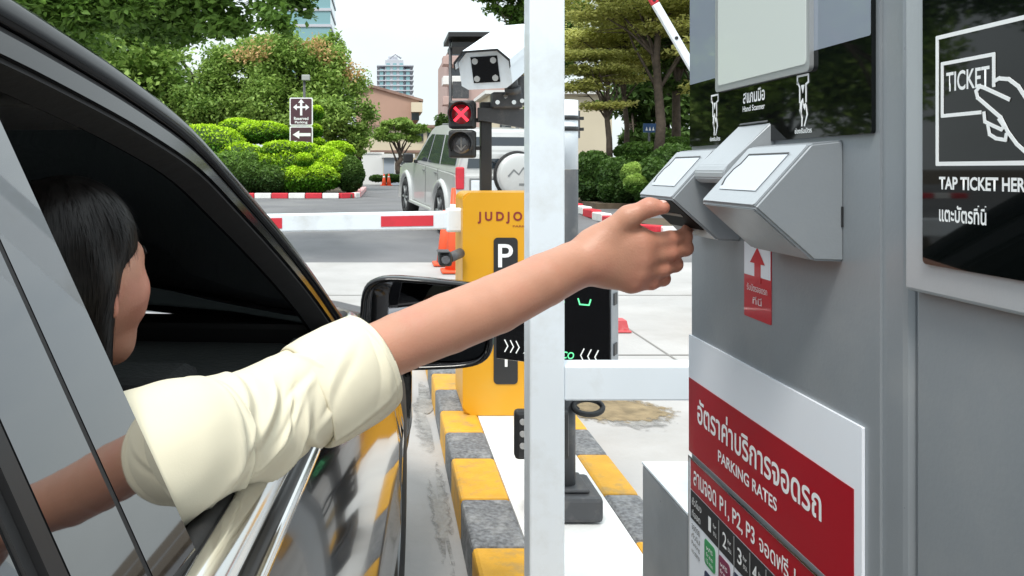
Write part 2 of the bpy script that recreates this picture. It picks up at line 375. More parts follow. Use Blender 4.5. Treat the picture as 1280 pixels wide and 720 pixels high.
for i, (x, y, rx, ry, sd_) in enumerate([(.205, 2.9, .035, .5, 1), (.20, 4.1, .06, .5, 2), (.19, 5.6, .08, .7, 4), (.16, 2.3, .05, .16, 8), (.215, 2.0, .03, .4, 9)]):
    blob_sheet('damp_patch', M['wet'], x, y, rx, ry, .0100 + .0001 * i, sd_, .5)
mb = MB()
for y in (5.35, 7.9): mb.box(-6, 6, y, y + .02, .0098, .0102)
mb.box(1.9, 1.915, 0, 10, .0098, .0103)
tag(mb.build('expansion_joint', mat('joint', (.25, .24, .23), .9)), kind='structure')

# island with painted kerbs
IS0, IS1 = .255, .865
mb = MB(); mb.box(IS0 + .165, IS1 - .125, -1.5, 5.1, 0, .15); tag(mb.build('island_pavement', M['paint_white']), kind='structure')
y = -1.5; k = 0; kl = {0: MB(), 1: MB()}
edges = [4.98, 4.62, 4.02, 3.50, 3.12, 2.64, 2.27, 1.86, 1.45, 1.04, .63, .2, -.3, -.8, -1.5]
cols = [0, 0, 1, 0, 1, 0, 1, 0, 1, 0, 1, 0, 1, 0]
edges = [5.1, 4.70, 4.31, 4.0, 3.65, 3.35, 3.05, 2.67, 2.33, 1.98, 1.6, 1.22, .84, .45, .05, -.35, -.8, -1.5]
cols = [0, 1, 0, 1, 0, 1, 0, 1, 0, 1, 0, 1, 0, 1, 0, 1, 0]
for i in range(len(edges) - 1):
    b_, a = edges[i], edges[i + 1]; c = cols[i]
    kl[c].box(IS0, IS0 + .165, a + .002, b_ - .002, 0, .154, bev=.014)
    kl[c].box(IS1 - .125, IS1, a + .042, b_ + .038, 0, .154, bev=.014)
for c, nm in ((0, 'paint_yellow'), (1, 'paint_black')):
    tag(kl[c].build('kerb', M[nm]), kind='structure')
# round head of the island
mb = MB(); mb.box(IS0 + .02, IS1 - .02, 5.1, 5.24, 0, .154, bev=.03); tag(mb.build('kerb', M['paint_yellow']), kind='structure')

def kerb_line(pts, seg, w_, h_, first=0):
    """red and white kerb stones along a polyline"""
    ms = {0: MB(), 1: MB()}; c = first; pts = [Vector(p) for p in pts]
    carry = []
    L_ = [(b_ - a).length for a, b_ in zip(pts[:-1], pts[1:])]; tot = sum(L_)
    def at(s_):
        for l_, a, b_ in zip(L_, pts[:-1], pts[1:]):
            if s_ <= l_: return a + (b_ - a) * (s_ / l_), (b_ - a).normalized()
            s_ -= l_
        return pts[-1], (pts[-1] - pts[-2]).normalized()
    s_ = 0
    while s_ < tot - .05:
        e = min(s_ + seg, tot); a, _ = at(s_ + .01); b_, _ = at(e - .01); d = (b_ - a).normalized()
        mm = frame_M(((a.x + b_.x) / 2, (a.y + b_.y) / 2, gz((a.y + b_.y) / 2)), d, (-d.y, d.x, 0))
        ln_ = (b_ - a).length
        ms[c].box(-ln_ / 2, ln_ / 2, -w_ / 2, w_ / 2, 0, h_, bev=.02, M=mm); c = 1 - c; s_ = e
    for c, nm in ((0, 'paint_red'), (1, 'paint_white')): tag(ms[c].build('kerb', M[nm]), kind='structure')
kerb_line([(-16, 23.2, 0), (-1.25, 23.2, 0), (-.92, 23.45, 0), (-.8, 23.9, 0), (-.8, 32, 0)], .49, .2, .16, 0)
kerb_line([(10, 12.6, 0), (4.35, 12.8, 0), (4.08, 13.2, 0), (3.98, 16.5, 0), (3.9, 19, 0), (3.85, 32, 0)], .62, .2, .16, 1)
# ================================================================== VEGETATION
def bed(name, x0, x1, y0, y1, z=.12):
    mb = MB(); mb.box(x0, x1, y0, y1, gz((y0 + y1) / 2) - .1, gz((y0 + y1) / 2) + z); tag(mb.build(name, M['soil']), kind='structure')
bed('planting_bed', -16, -.92, 23.3, 36); bed('planting_bed', 4.5, 24, 17, 40); bed('planting_bed', 4.5, 12, 13, 17, .02)

def shrub(name, lobes, label, group, m, n=5200, size=.05, seed=0, lime=True, cat='shrub'):
    """clipped shrub: a lumpy body of lobes under a skin of small leaves, new growth bright on top"""
    rng = np.random.default_rng(seed); mb = MB()
    z0 = min(l[2] - l[5] for l in lobes); cx = lobes[0][0]; cy = lobes[0][1]
    for (x, y, z, rx, ry, rz) in lobes: mb.ball((x, y, z), (rx * .93, ry * .93, rz * .93), 10)
    P0, C, tot = [], [], sum(l[3] * l[5] for l in lobes)
    B = np.array(lobes)
    for (x, y, z, rx, ry, rz) in lobes:
        k = int(n * rx * rz / tot); d = rng.normal(size=(k, 3)); d /= np.linalg.norm(d, axis=1)[:, None]
        bump = 1 + .05 * np.sin(d[:, 0] * 9 + seed) * np.cos(d[:, 2] * 8) + rng.normal(size=k) * .028
        p = np.array([x, y, z]) + d * np.array([rx, ry, rz]) * bump[:, None]
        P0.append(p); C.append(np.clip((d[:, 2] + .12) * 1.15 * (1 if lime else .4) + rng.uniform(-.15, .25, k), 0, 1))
    p = np.concatenate(P0); c = np.concatenate(C); V, Fq, c = leaf_arrays(p, size, rng, .2, c, .55)
    me = raw_mesh('shrub_leaves', V, Fq, c)
    r_ = empty(name, (cx, cy, gz(cy)), 0, label, cat, group)
    body = mb.build('branches', M['leaf_core'], r_); lv = link('leaves', me, m, r_)
    for o in (body, lv): o.matrix_parent_inverse = r_.matrix_basis.inverted()
    return r_
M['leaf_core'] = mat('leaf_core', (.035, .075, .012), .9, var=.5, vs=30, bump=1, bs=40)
GH = 'clipped shrubs in the bed behind the red and white kerb'
def LB(px, py, Y, rpx, rpz, ry=None): q = P(px, py, Y); rx = rpx * Y / F; rz = rpz * Y / F; return (q.x, q.y, q.z, rx, ry or rx * .8, rz)
lime, hm = M['leaf_lime'], M['leaf_hedge']
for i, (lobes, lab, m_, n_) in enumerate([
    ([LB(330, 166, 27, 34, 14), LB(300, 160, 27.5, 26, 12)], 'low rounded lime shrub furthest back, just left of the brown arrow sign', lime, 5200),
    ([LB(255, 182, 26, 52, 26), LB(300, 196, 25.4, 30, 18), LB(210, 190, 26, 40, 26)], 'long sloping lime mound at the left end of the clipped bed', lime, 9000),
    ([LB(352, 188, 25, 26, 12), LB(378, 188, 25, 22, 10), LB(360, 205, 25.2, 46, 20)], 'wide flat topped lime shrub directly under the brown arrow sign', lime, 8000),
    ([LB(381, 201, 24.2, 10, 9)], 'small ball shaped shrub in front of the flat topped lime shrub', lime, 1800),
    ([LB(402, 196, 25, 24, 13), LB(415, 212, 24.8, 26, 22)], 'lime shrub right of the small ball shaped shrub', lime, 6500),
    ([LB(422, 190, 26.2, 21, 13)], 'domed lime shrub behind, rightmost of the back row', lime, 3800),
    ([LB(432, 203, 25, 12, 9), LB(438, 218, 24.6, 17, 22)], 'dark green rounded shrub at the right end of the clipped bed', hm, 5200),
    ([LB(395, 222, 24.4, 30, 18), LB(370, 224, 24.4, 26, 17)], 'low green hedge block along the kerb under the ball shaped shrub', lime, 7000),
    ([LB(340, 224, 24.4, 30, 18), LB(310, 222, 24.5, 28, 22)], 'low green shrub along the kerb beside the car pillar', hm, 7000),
    ([LB(287, 214, 24.6, 26, 24), LB(308, 204, 24.8, 18, 14), LB(265, 218, 24.6, 30, 26)], 'dark soft leaved shrub at the left by the car pillar', M['leaf_deep'], 7000),
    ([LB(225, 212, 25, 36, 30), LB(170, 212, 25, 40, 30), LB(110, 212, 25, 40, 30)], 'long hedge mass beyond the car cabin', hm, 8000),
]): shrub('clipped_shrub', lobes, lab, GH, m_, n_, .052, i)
# pom-pom shrub beside the sign
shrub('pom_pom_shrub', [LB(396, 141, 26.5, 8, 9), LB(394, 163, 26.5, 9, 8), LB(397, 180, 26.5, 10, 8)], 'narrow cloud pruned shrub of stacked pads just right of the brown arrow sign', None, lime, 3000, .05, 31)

GR = 'hedge shrubs behind the kerb on the right'
for i, (px, py, Y, rx, rz, m_, lab) in enumerate([
    (742, 215, 18.5, 26, 26, hm, 'dark rounded hedge shrub beside the tall grey post'),
    (770, 222, 17.6, 24, 24, hm, 'dark hedge shrub left of the bright green one'),
    (792, 219, 16.6, 14, 15, M['leaf_mid'], 'bright lime shrub among dark hedge on the right'),
    (815, 224, 16.6, 24, 26, hm, 'dark hedge shrub right of the bright green one'),
    (842, 205, 17.6, 30, 24, hm, 'dark hedge shrub behind the ticket boxes'),
    (800, 190, 20.5, 30, 12, M['leaf_deep'], 'long low green shrub behind the bright lime one'),
    (845, 186, 20.5, 26, 14, M['leaf_deep'], 'low green shrub at the foot of the thick right trunk'),
    (880, 225, 16, 36, 34, hm, 'dark hedge shrub hidden behind the grey kiosk edge')]):
    shrub('hedge_shrub', [LB(px, py, Y, rx, rz, rx * Y / F * 1.1), LB(px + 4, py + rz * .7, Y - .2, rx * 1.05, rz * .8)], lab, GR, m_, 5200, .05, 50 + i, lime=(m_ is M['leaf_mid']))

def trunk(mb, pts, r0, r1, n=9):
    N = len(pts); mb.tube(pts, [r0 + (r1 - r0) * i / (N - 1) for i in range(N)], n)
def tree(name, base, tp, blobs, n, size, m, label, seed, r0, limbs=7, flat=.3, clump=.3, asp=.5, shell=.5, group=None, lean=(0, 0), bl=None):
    rng = random.Random(seed); r_ = empty(name, base, 0, label, 'tree', group); B = Vector(base)
    mb = MB(); T = Vector(tp)
    pts = [B + (T - B) * t + Vector((rng.uniform(-1, 1), rng.uniform(-1, 1), 0)) * r0 * .6 * (0 < t < 1) for t in (0, .2, .4, .6, .8, 1)]
    trunk(mb, pts, r0, r0 * .45)
    for i in range(limbs):
        bb = blobs[i % len(blobs)]; c = Vector(bb[:3]); st = pts[2 + i % 4]
        e = c + Vector((rng.uniform(-.6, .6) * bb[3], rng.uniform(-.6, .6) * bb[4], rng.uniform(-.2, .3) * bb[5]))
        md = st.lerp(e, .5) + Vector((rng.uniform(-.1, .1), rng.uniform(-.1, .1), .12)) * (e - st).length * .5
        trunk(mb, [st, st.lerp(md, .5), md, md.lerp(e, .55), e], r0 * .36, r0 * .05, 6)
        for _ in range(3):
            f = md.lerp(e, rng.uniform(.2, .9)); g_ = f + Vector((rng.uniform(-1, 1) * bb[3], rng.uniform(-1, 1) * bb[4], rng.uniform(-.2, .5) * bb[5])) * .6
            trunk(mb, [f, f.lerp(g_, .5), g_], r0 * .12, r0 * .03, 5)
    tr = mb.build('trunk', M['bark'], r_); cr_ = foliage('crown', blobs, n, size, m, r_, seed, flat, shell, clump, asp)
    for o in (tr, cr_): o.matrix_parent_inverse = Matrix.Translation(-B)
    return r_
def TB(px, py, Y, rpx, rpz, ry=None): return LB(px, py, Y, rpx, rpz, ry)
# overhanging tree, upper left
tree('broadleaf_tree', (-5.6, 9.5, gz(9.5)), (-4.9, 9.5, 3.9),
     [TB(60, 5, 9, 60, 26), TB(150, -10, 9.3, 70, 42), TB(230, 8, 9.6, 60, 24), TB(300, -14, 9.4, 60, 46), TB(340, 26, 9.0, 26, 16), TB(375, -10, 9.6, 28, 36), TB(280, 32, 9.4, 34, 16), TB(110, 22, 9.3, 60, 20),
      TB(10, -60, 9.5, 90, 60), TB(190, -110, 9.6, 130, 70), TB(-120, -40, 9.5, 110, 90), TB(200, 40, 10, 60, 18), TB(60, 60, 10.5, 80, 26)],
     42000, .06, M['leaf_deep'], 'leafy tree overhanging the black car at the upper left', 5, .11, 4, .6, .36, .5)
# big tree behind the clipped bed
big = [TB(360, 90, 32, 45, 40), TB(415, 110, 32, 38, 42), TB(330, 130, 31.5, 45, 34), TB(392, 150, 31, 44, 32), TB(436, 150, 31.5, 30, 34), TB(300, 100, 32.5, 45, 42), TB(448, 172, 31, 18, 18),
       TB(340, 62, 33, 40, 22), TB(400, 70, 33, 26, 26), TB(420, 62, 33, 12, 22), TB(270, 140, 32, 50, 38)]
t_ = tree('broadleaf_tree', (-3.4, 32, .41), (-3.2, 32, 4.4), big, 70000, .095, M['leaf_mid'], 'wide green tree with orange flushed top behind the clipped shrubs', 6, .26, 10, .4, .32, .5)
fl = foliage('blossom', [TB(340, 62, 32, 30, 12), TB(395, 62, 31.6, 18, 12), TB(412, 75, 31.6, 14, 10), TB(320, 72, 31.6, 26, 10), TB(440, 92, 31.6, 12, 12)], 1700, .085, M['leaf_red'], t_, 66, clump=.7)
fl.matrix_parent_inverse = Matrix.Translation(Vector((3.4, -32, -.41)))
tree('broadleaf_tree', (-8.2, 34, .41), (-8, 34, 5), [TB(200, 90, 34, 70, 60), TB(130, 110, 34, 80, 60), TB(240, 140, 34, 50, 40), TB(180, 40, 34, 60, 40), TB(60, 110, 34, 70, 60)],
     22000, .15, M['leaf_mid'], 'tall green tree at the far left seen over the car roof', 7, .3, 8, .4, .32)
tree('broadleaf_tree', (-14, 30, .41), (-14, 30, 5), [(-14, 30, 6, 3.5, 3, 3), (-17, 30, 5, 3, 3, 3), (-11.5, 30, 4, 2.5, 2.5, 2)], 12000, .18, M['leaf_mid'], 'green tree beyond the car cabin, outermost on the left', 8, .3, 6)
# small spreading tree by the brown building
tree('frangipani_tree', P(499, 216, 40), P(500, 188, 40), [TB(480, 168, 40, 14, 7), TB(500, 156, 40, 16, 7), TB(520, 162, 40, 14, 6), TB(492, 172, 39.7, 12, 5), TB(515, 172, 40, 10, 5), TB(484, 156, 40, 8, 5)],
     5200, .13, M['leaf_mid'], 'small spreading tree with bare forked limbs before the brown building', 9, .17, 9)
tree('broadleaf_tree', P(556, 216, 42), P(556, 170, 42), [TB(553, 152, 42, 10, 10), TB(560, 166, 42, 14, 14), TB(575, 160, 42, 16, 20)], 4000, .13, M['leaf_dark'], 'dark small tree behind the silver car, left of the signal lights', 10, .14, 5)
# layered umbrella trees on the right
GT = 'tall layered trees behind the right hedge'
def tiers(cx, cy, Y, spec): return [TB(cx + dx, y, Y + dy, rx, rz * 1.35, rx * Y / F * .9) for (dx, y, rx, rz, dy) in spec]
tree('umbrella_tree', P(823, 196, 19.5), P(823, -10, 19.5), tiers(823, 0, 19.5, [(0, 10, 80, 7, 0), (-60, 22, 55, 6, .5), (30, 34, 50, 6, -.3), (-40, -20, 90, 10, 0), (40, -10, 60, 9, 0), (-80, -2, 50, 9, .6)]),
     19000, .06, M['leaf_olive'], 'tallest layered tree, with the thick trunk behind the ticket box', 11, .13, 16, 1.2, .42, .5, group=GT)
tree('umbrella_tree', P(783, 190, 22), P(781, 30, 22), tiers(783, 0, 22, [(-10, 42, 60, 5, 0), (-30, 60, 48, 5, .4), (20, 72, 45, 5, -.2), (-10, 84, 52, 5, 0), (0, 22, 50, 6, 0), (-50, 48, 40, 6, 0)]),
     16000, .06, M['leaf_olive'], 'layered tree with a thin straight trunk, second from the left', 12, .08, 18, 1.2, .42, .5, group=GT)
tree('umbrella_tree', P(762, 196, 20), P(758, 84, 20), tiers(760, 0, 20, [(-20, 88, 42, 4, 0), (10, 98, 36, 4, .3), (-30, 70, 44, 4, 0), (-5, 132, 30, 4, 0), (-36, 108, 30, 5, 0)]),
     12000, .055, M['leaf_olive'], 'short layered tree nearest the white post', 13, .085, 18, 1.2, .42, .5, group=GT)
tree('umbrella_tree', P(845, 190, 21.5), P(848, 0, 21.5), tiers(848, 0, 21.5, [(10, 50, 50, 7, 0), (0, 80, 36, 5, 0), (20, 15, 60, 8, 0), (30, -20, 60, 10, 0), (10, 110, 34, 6, 0)]),
     11000, .08, M['leaf_dark'], 'dark trunked layered tree half hidden by the grey kiosk', 14, .13, 10, 1.2, .34, .5, group=GT)
tree('umbrella_tree', P(905, 190, 19), P(905, 0, 19), tiers(905, 0, 19, [(0, 60, 60, 10, 0), (0, 10, 80, 10, 0), (10, -30, 80, 10, 0), (0, 110, 50, 8, 0)]), 5000, .09, M['leaf_olive'],
     'layered tree behind the grey kiosk', 15, .13, 8, 1.2, group=GT)
# overhanging sprays at the top behind the plate camera
tree('broadleaf_tree', P(672, 214, 26), P(668, 60, 26), [TB(650, 5, 26, 40, 18), TB(620, -6, 26, 26, 12), TB(655, 40, 26, 22, 26), TB(665, 110, 26, 18, 30), TB(690, 60, 26, 30, 40), TB(640, -30, 26, 60, 20), TB(640, 128, 26, 12, 10), TB(716, 28, 26, 26, 34)],
     15000, .10, M['leaf_deep'], 'green tree behind the white camera housing and white post', 16, .16, 9)
# dark wood behind
for i, (px, Y, rr) in enumerate([(792, 33, 34), (832, 32, 46), (880, 33, 50), (930, 33, 50)]):
    tree('dense_tree', P(px, 190, Y), P(px, 60, Y), [TB(px, 60, Y, rr, 50), TB(px - 12, 120, Y, rr * .75, 26), TB(px + 16, 140, Y, rr * .7, 30), TB(px, 10, Y, rr, 36), TB(px + 5, 174, Y - 1, rr * .8, 14)],
         4200, .2, M['leaf_dark'], ['dark dense tree behind the thin trunk', 'dark dense tree behind the thick trunk', 'dark dense tree behind the kiosk screen edge', 'dark dense tree behind the kiosk'][i], 20 + i, .2, 5, .3, .30, group='dark trees at the back right')
# trees on the far side of the lane behind the viewer, mirrored in the kiosk and the car
# ================================================================== BUILDINGS
M['brown_wall'] = mat('brown_wall', (.42, .27, .21), .8, var=.06, vs=.4, dirt=(.3, .2, .16), dv=.4, ds=.3)
M['cream_wall'] = mat('cream_wall', (.62, .55, .42), .8, var=.05, vs=.4)
M['white_wall'] = mat('white_wall', (.75, .75, .74), .8, var=.04, vs=.7)
M['blue_wall'] = mat('blue_wall', (.42, .47, .55), .7, var=.04, vs=.7)
M['pink_wall'] = mat('pink_wall', (.50, .36, .33), .8, var=.08, vs=.5)
M['window'] = mat('window', (.03, .04, .05), .12, coat=.5)
M['tower_wall'] = mat('tower_wall', (.50, .52, .58), .6)
M['tower_glass'] = mat('tower_glass', (.20, .38, .42), .15, coat=.4)
M['roof_tile'] = mat('roof_tile', (.26, .17, .14), .8, var=.2, vs=3)
def bld(name, label, px0, px1, py_top, Y, depth, m, base=216, cat='building'):
    a, b_ = P(px0, py_top, Y), P(px1, base, Y); z0 = .41
    r_ = empty(name, ((a.x + b_.x) / 2, Y, z0), 0, label, cat); I = Matrix.Translation(-Vector(r_.location))
    return r_, I, a.x, b_.x, a.z, z0
def part(o, I): o.matrix_parent_inverse = I; return o
# far tower
r_, I, x0, x1, zt, z0 = bld('tower_block', 'tall pale blue apartment tower in the distance above the brown building', 471, 517, 82, 250, 0, None)
mb = MB(); mb.box(x0 + 1, x1 - 1, 250, 266, z0, zt - 1); mb.box(x0 + 2.6, x1 - 3.2, 249.2, 262, z0, zt + 1.6); mb.box(x0 + 3.6, x1 - 5, 251, 260, zt, zt + 3.0)
part(mb.build('wall', M['tower_wall'], r_), I)
mb = MB(); zz = 4
while zz < zt: mb.box(x0, x1, 248.7, 267, zz, zz + .35); zz += 1.55
part(mb.build('balcony', M['tower_wall'], r_), I)
for k in range(5):
    xa = x0 + .9 + k * (x1 - x0 - 1.2) / 5; mb = MB(); mb.box(xa, xa + 1.1, 249.0, 249.5, z0 + 2, zt - 1.2 + (1.8 if k in (1, 2, 3) else 0)); part(mb.build('window', M['tower_glass'], r_), I)
mb = MB(); mb.tube([(x0 + 4, 250, zt + 2.2), (x0 + 5.8, 250, zt + 3.6), (x0 + 7.6, 250, zt + 2.2)], .3, 6); mb.box(x0 + 3.2, x1 - 4.6, 249.4, 262, zt + 1.5, zt + 1.9); part(mb.build('roof', M['tower_wall'], r_), I)
# glass tower at the upper left
r_, I, x0, x1, zt, z0 = bld('glass_tower', 'pale green glass high rise rising behind the big green tree', 345, 413, -60, 150, 0, None)
mb = MB(); mb.box(x0, x1, 150, 165, z0, zt); part(mb.build('wall', M['tower_glass'], r_), I)
mb = MB(); zz = 4
while zz < zt: mb.box(x0 - .15, x1 + .15, 149.8, 165.2, zz, zz + .5); zz += 3
part(mb.build('floor_band', M['tower_wall'], r_), I)
# brown gabled building and cream one under it
r_, I, x0, x1, zt, z0 = bld('brown_building', 'brown building with a low sloping roof behind the small spreading tree', 452, 522, 116, 62, 0, None)
def PZ(px, py, Y): return P(px, py, Y)
mb = MB(); g1 = [PZ(445, 118, 62), PZ(464, 108, 62), PZ(524, 126, 62), PZ(524, 150, 62), PZ(513, 152, 62), PZ(513, 214, 62), PZ(445, 214, 62)]
mb.poly([tuple(p) for p in g1], (0, 12, 0)); part(mb.build('wall', M['brown_wall'], r_), I)
mb = MB(); mb.poly([tuple(PZ(443, 117, 61.8)), tuple(PZ(464, 105.5, 61.8)), tuple(PZ(529, 124, 61.8)), tuple(PZ(529, 127, 61.8)), tuple(PZ(464, 109, 61.8)), tuple(PZ(443, 121, 61.8))], (0, 13, 0)); part(mb.build('roof', M['roof_tile'], r_), I)
mb = MB(); a, b_ = PZ(514, 128, 61.6), PZ(528, 140, 61.6); mb.box(a.x, b_.x, 61.5, 66, b_.z, a.z); part(mb.build('balcony', M['cream_wall'], r_), I)
mb = MB(); a, b_ = PZ(514.5, 141, 61.7), PZ(524, 150, 61.7); mb.box(a.x, b_.x, 61.85, 62.1, b_.z, a.z); part(mb.build('window', M['window'], r_), I)
r_, I, x0, x1, zt, z0 = bld('cream_building', 'low cream building under the brown one, behind the white wall', 462, 548, 160, 52, 0, None)
mb = MB(); mb.box(x0, x1 + 1, 52, 60, z0, zt); part(mb.build('wall', M['cream_wall'], r_), I)
mb = MB(); mb.box(x0 - .2, x1 + 1.2, 51.7, 60, zt, zt + .18); mb.box(x0 - .2, x1 + 1.2, 51.8, 52.1, zt - 1.6, zt - 1.45); part(mb.build('roof', M['roof_tile'], r_), I)
for k, px in enumerate((520, 534)):
    a, b_ = PZ(px, 164, 51.9), PZ(px + 9, 176, 51.9); mb = MB(); mb.box(a.x, b_.x, 51.9, 52.05, b_.z, a.z); part(mb.build('window', M['window'], r_), I)
r_, I, x0, x1, zt, z0 = bld('dark_shop', 'dark open shopfront left of the white wall', 440, 462, 180, 47, 0, None)
mb = MB(); mb.box(x0, x1, 47, 50, zt - .35, zt); mb.box(x0, x0 + .2, 47, 50, z0, zt - .35); mb.box(x1 - .15, x1, 47, 50, z0, zt - .35); part(mb.build('wall', M['cream_wall'], r_), I)
mb = MB(); mb.box(x0 + .2, x1 - .15, 48, 48.2, z0, zt - .35); part(mb.build('shutter', mat('shut', (.06, .03, .03), .6, var=.5, vs=3), r_), I)
r_, I, x0, x1, zt, z0 = bld('white_wall', 'plain white boundary wall left of the pale blue hut', 452, 479, 192, 44, 0, None, cat='wall')
mb = MB(); mb.box(x0, x1, 44, 44.4, z0, zt, bev=.02); part(mb.build('wall', M['white_wall'], r_), I)
mb = MB(); mb.box(x0 - .05, x1 + .05, 43.95, 44.45, zt, zt + .07); part(mb.build('coping', M['white_wall'], r_), I)
r_, I, x0, x1, zt, z0 = bld('blue_hut', 'pale blue hut with a small paned window left of the silver car', 479.5, 516, 197, 43, 0, None)
mb = MB(); mb.box(x0, x1, 43, 46, z0, zt); part(mb.build('wall', M['blue_wall'], r_), I)
mb = MB(); mb.box(x0 - .1, x1 + .1, 42.8, 46.2, zt, zt + .2); part(mb.build('roof', M['white_wall'], r_), I)
a, b_ = PZ(493, 201, 43), PZ(507, 217, 43); mb = MB(); mb.box(a.x, b_.x, 42.94, 43.02, b_.z, a.z); wf = part(mb.build('window', M['white_wall'], r_), I)
for ix in range(2):
    for iz in range(3):
        wx = (b_.x - a.x - .15) / 2; wz = (a.z - b_.z - .2) / 3; xx = a.x + .05 + ix * (wx + .05); zz = b_.z + .05 + iz * (wz + .05)
        mb = MB(); mb.box(xx, xx + wx, 42.925, 42.96, zz, zz + wz); p_ = mb.build('pane', M['window'], wf); 
shrub('low_hedge', [LB(487, 223, 42, 10, 5, .3), LB(503, 223, 42, 10, 5, .3), LB(471, 223, 42.4, 9, 4, .3)], 'low clipped hedge at the foot of the pale blue hut', None, hm, 2500, .08, 71, lime=False, cat='hedge')
# apartment block behind the signal and the plate camera
r_, I, x0, x1, zt, z0 = bld('apartment_block', 'pinkish apartment block with stacked balconies behind the white camera housing', 561, 700, 62, 70, 0, None)
mb = MB(); mb.box(x0, x1, 70, 84, z0, zt); part(mb.build('wall', M['pink_wall'], r_), I)
zz = z0 + 1.2; k = 0
while zz < zt - .3:
    mb = MB(); mb.box(x0 - .55, x0 + 1.6, 69.2, 71, zz, zz + .75, bev=.04); part(mb.build('balcony', M['pink_wall'] if k % 2 else M['white_wall'], r_), I)
    mb = MB(); mb.box(x0 + .1, x0 + 1.5, 69.96, 70.02, zz + .8, zz + 1.5); part(mb.build('window', M['window'], r_), I); zz += 1.75; k += 1
mb = MB(); mb.box(x0 + 2.1, x1 - 2, 69.93, 70.01, z0 + 2.4, z0 + 3.4); part(mb.build('window', M['window'], r_), I)
# cream building showing right of the camera housing and between the trunks
r_, I, x0, x1, zt, z0 = bld('cream_building', 'pale cream building seen between the trunks right of the white post', 612, 765, 118, 45, 0, None)
mb = MB(); mb.box(x0, x1, 45, 50, z0, zt); part(mb.build('wall', M['cream_wall'], r_), I)
mb = MB(); mb.box(x0 - .3, x1 + .3, 44.6, 50.3, zt, zt + .2); part(mb.build('roof', M['white_wall'], r_), I)
for px in (625, 655):
    a, b_ = PZ(px, 148, 44.9), PZ(px + 14, 176, 44.9); mb = MB(); mb.box(a.x, b_.x, 44.93, 45.05, b_.z, a.z); part(mb.build('window', M['window'], r_), I)
# shelter roof on a thin pole
r_ = empty('shelter', P(563, 216, 22), 0, 'dark flat shelter roof on a thin pole behind the white camera housing', 'shelter'); I = Matrix.Translation(-Vector(r_.location))
q0, q1 = P(563, 50, 22), P(620, 50, 22)
mb = MB(); mb.cyl((q0.x, 22, gz(22)), (q0.x, 22, q0.z), .045); part(mb.build('pole', M['dark_grey'], r_), I)
mb = MB(); mb.cyl((q1.x + .6, 22, gz(22)), (q1.x + .6, 22, q1.z), .045); part(mb.build('pole', M['dark_grey'], r_), I)
mb = MB(); mb.box(q0.x - .1, q1.x + .9, 21.4, 23.2, q0.z, q0.z + .12); mb.box(q0.x, q1.x + .9, 21.6, 23, q0.z - .25, q0.z - .12); part(mb.build('roof', M['black'], r_), I)
mb = MB(); mb.box(q0.x + .06, q0.x + .5, 21.9, 22.1, q0.z - 1.6, q0.z - 1.15); part(mb.build('bracket', M['dark_grey'], r_), I)
# ================================================================== BROWN DIRECTION SIGN
brown = mat('sign_brown', (.075, .03, .04), .45)
o3 = P(376, 216, 25.6)
r_ = empty('direction_sign', (o3.x, 25.6, .41), 0, 'brown direction sign with white arrows standing in the clipped shrubs', 'sign'); I = Matrix.Translation(-Vector(r_.location))
mb = MB(); mb.cyl((o3.x + .1, 25.72, .4), (o3.x + .1, 25.72, P(0, 98, 25.6).z), .04); part(mb.build('pole', M['dark_grey'], r_), I)
for (t0, t1, kind) in ((122, 157, 0), (158, 188, 1)):
    a, b_ = P(362, t0, 25.6), P(391, t1, 25.6); W_, H_ = b_.x - a.x, a.z - b_.z
    MM = frame_M(((a.x + b_.x) / 2, 25.62, (a.z + b_.z) / 2), (1, 0, 0), (0, 0, 1))
    fr_ = part(plate('sign_border', M['text_white'], r_, MM, W_, H_, .05, .02), I)
    pn = plate('sign_panel', brown, fr_, MM @ Matrix.Translation((0, 0, .021)), W_ - .07, H_ - .07, .04, .004); 
    mb = MB()
    if kind == 0:
        stroke(mb, [(0, -.10), (0, .30)], .07, .026, .004); stroke(mb, [(-.17, .14), (.17, .14)], .06, .0265, .004)
        for (tx, ty, dx, dy) in ((0, .40, 0, 1), (-.26, .14, -1, 0), (.26, .14, 1, 0)):
            mb.poly([(tx, ty, .027), (tx - dx * .12 - dy * .10, ty - dy * .12 - dx * .10, .027), (tx - dx * .12 + dy * .10, ty - dy * .12 + dx * .10, .027)], (0, 0, .004))
        s1, s2, ty = 'Reserved', 'Parking', -.27
    else:
        stroke(mb, [(-.05, .12), (.27, .12)], .10, .026, .004); mb.poly([(-.27, .12, .027), (-.06, .25, .027), (-.06, -.01, .027)], (0, 0, .004)); s1, s2, ty = 'Tower', 'Parking', -.18
    mb.build('arrow', M['text_white'], fr_, MM)
    text('lettering', s1, M['text_white'], fr_, MM, -.23, .23, ty, ty + .1, .028, .02); text('lettering', s2, M['text_white'], fr_, MM, -.2, .2, ty - .13, ty - .03, .028, .02)
mb = MB(); q = P(382, 98, 25.6); mb.box(q.x - .13, q.x + .13, 25.6, 25.8, q.z - .06, q.z + .12, bev=.02); part(mb.build('floodlight', mat('lampgrey', (.35, .37, .36), .4), r_), I)
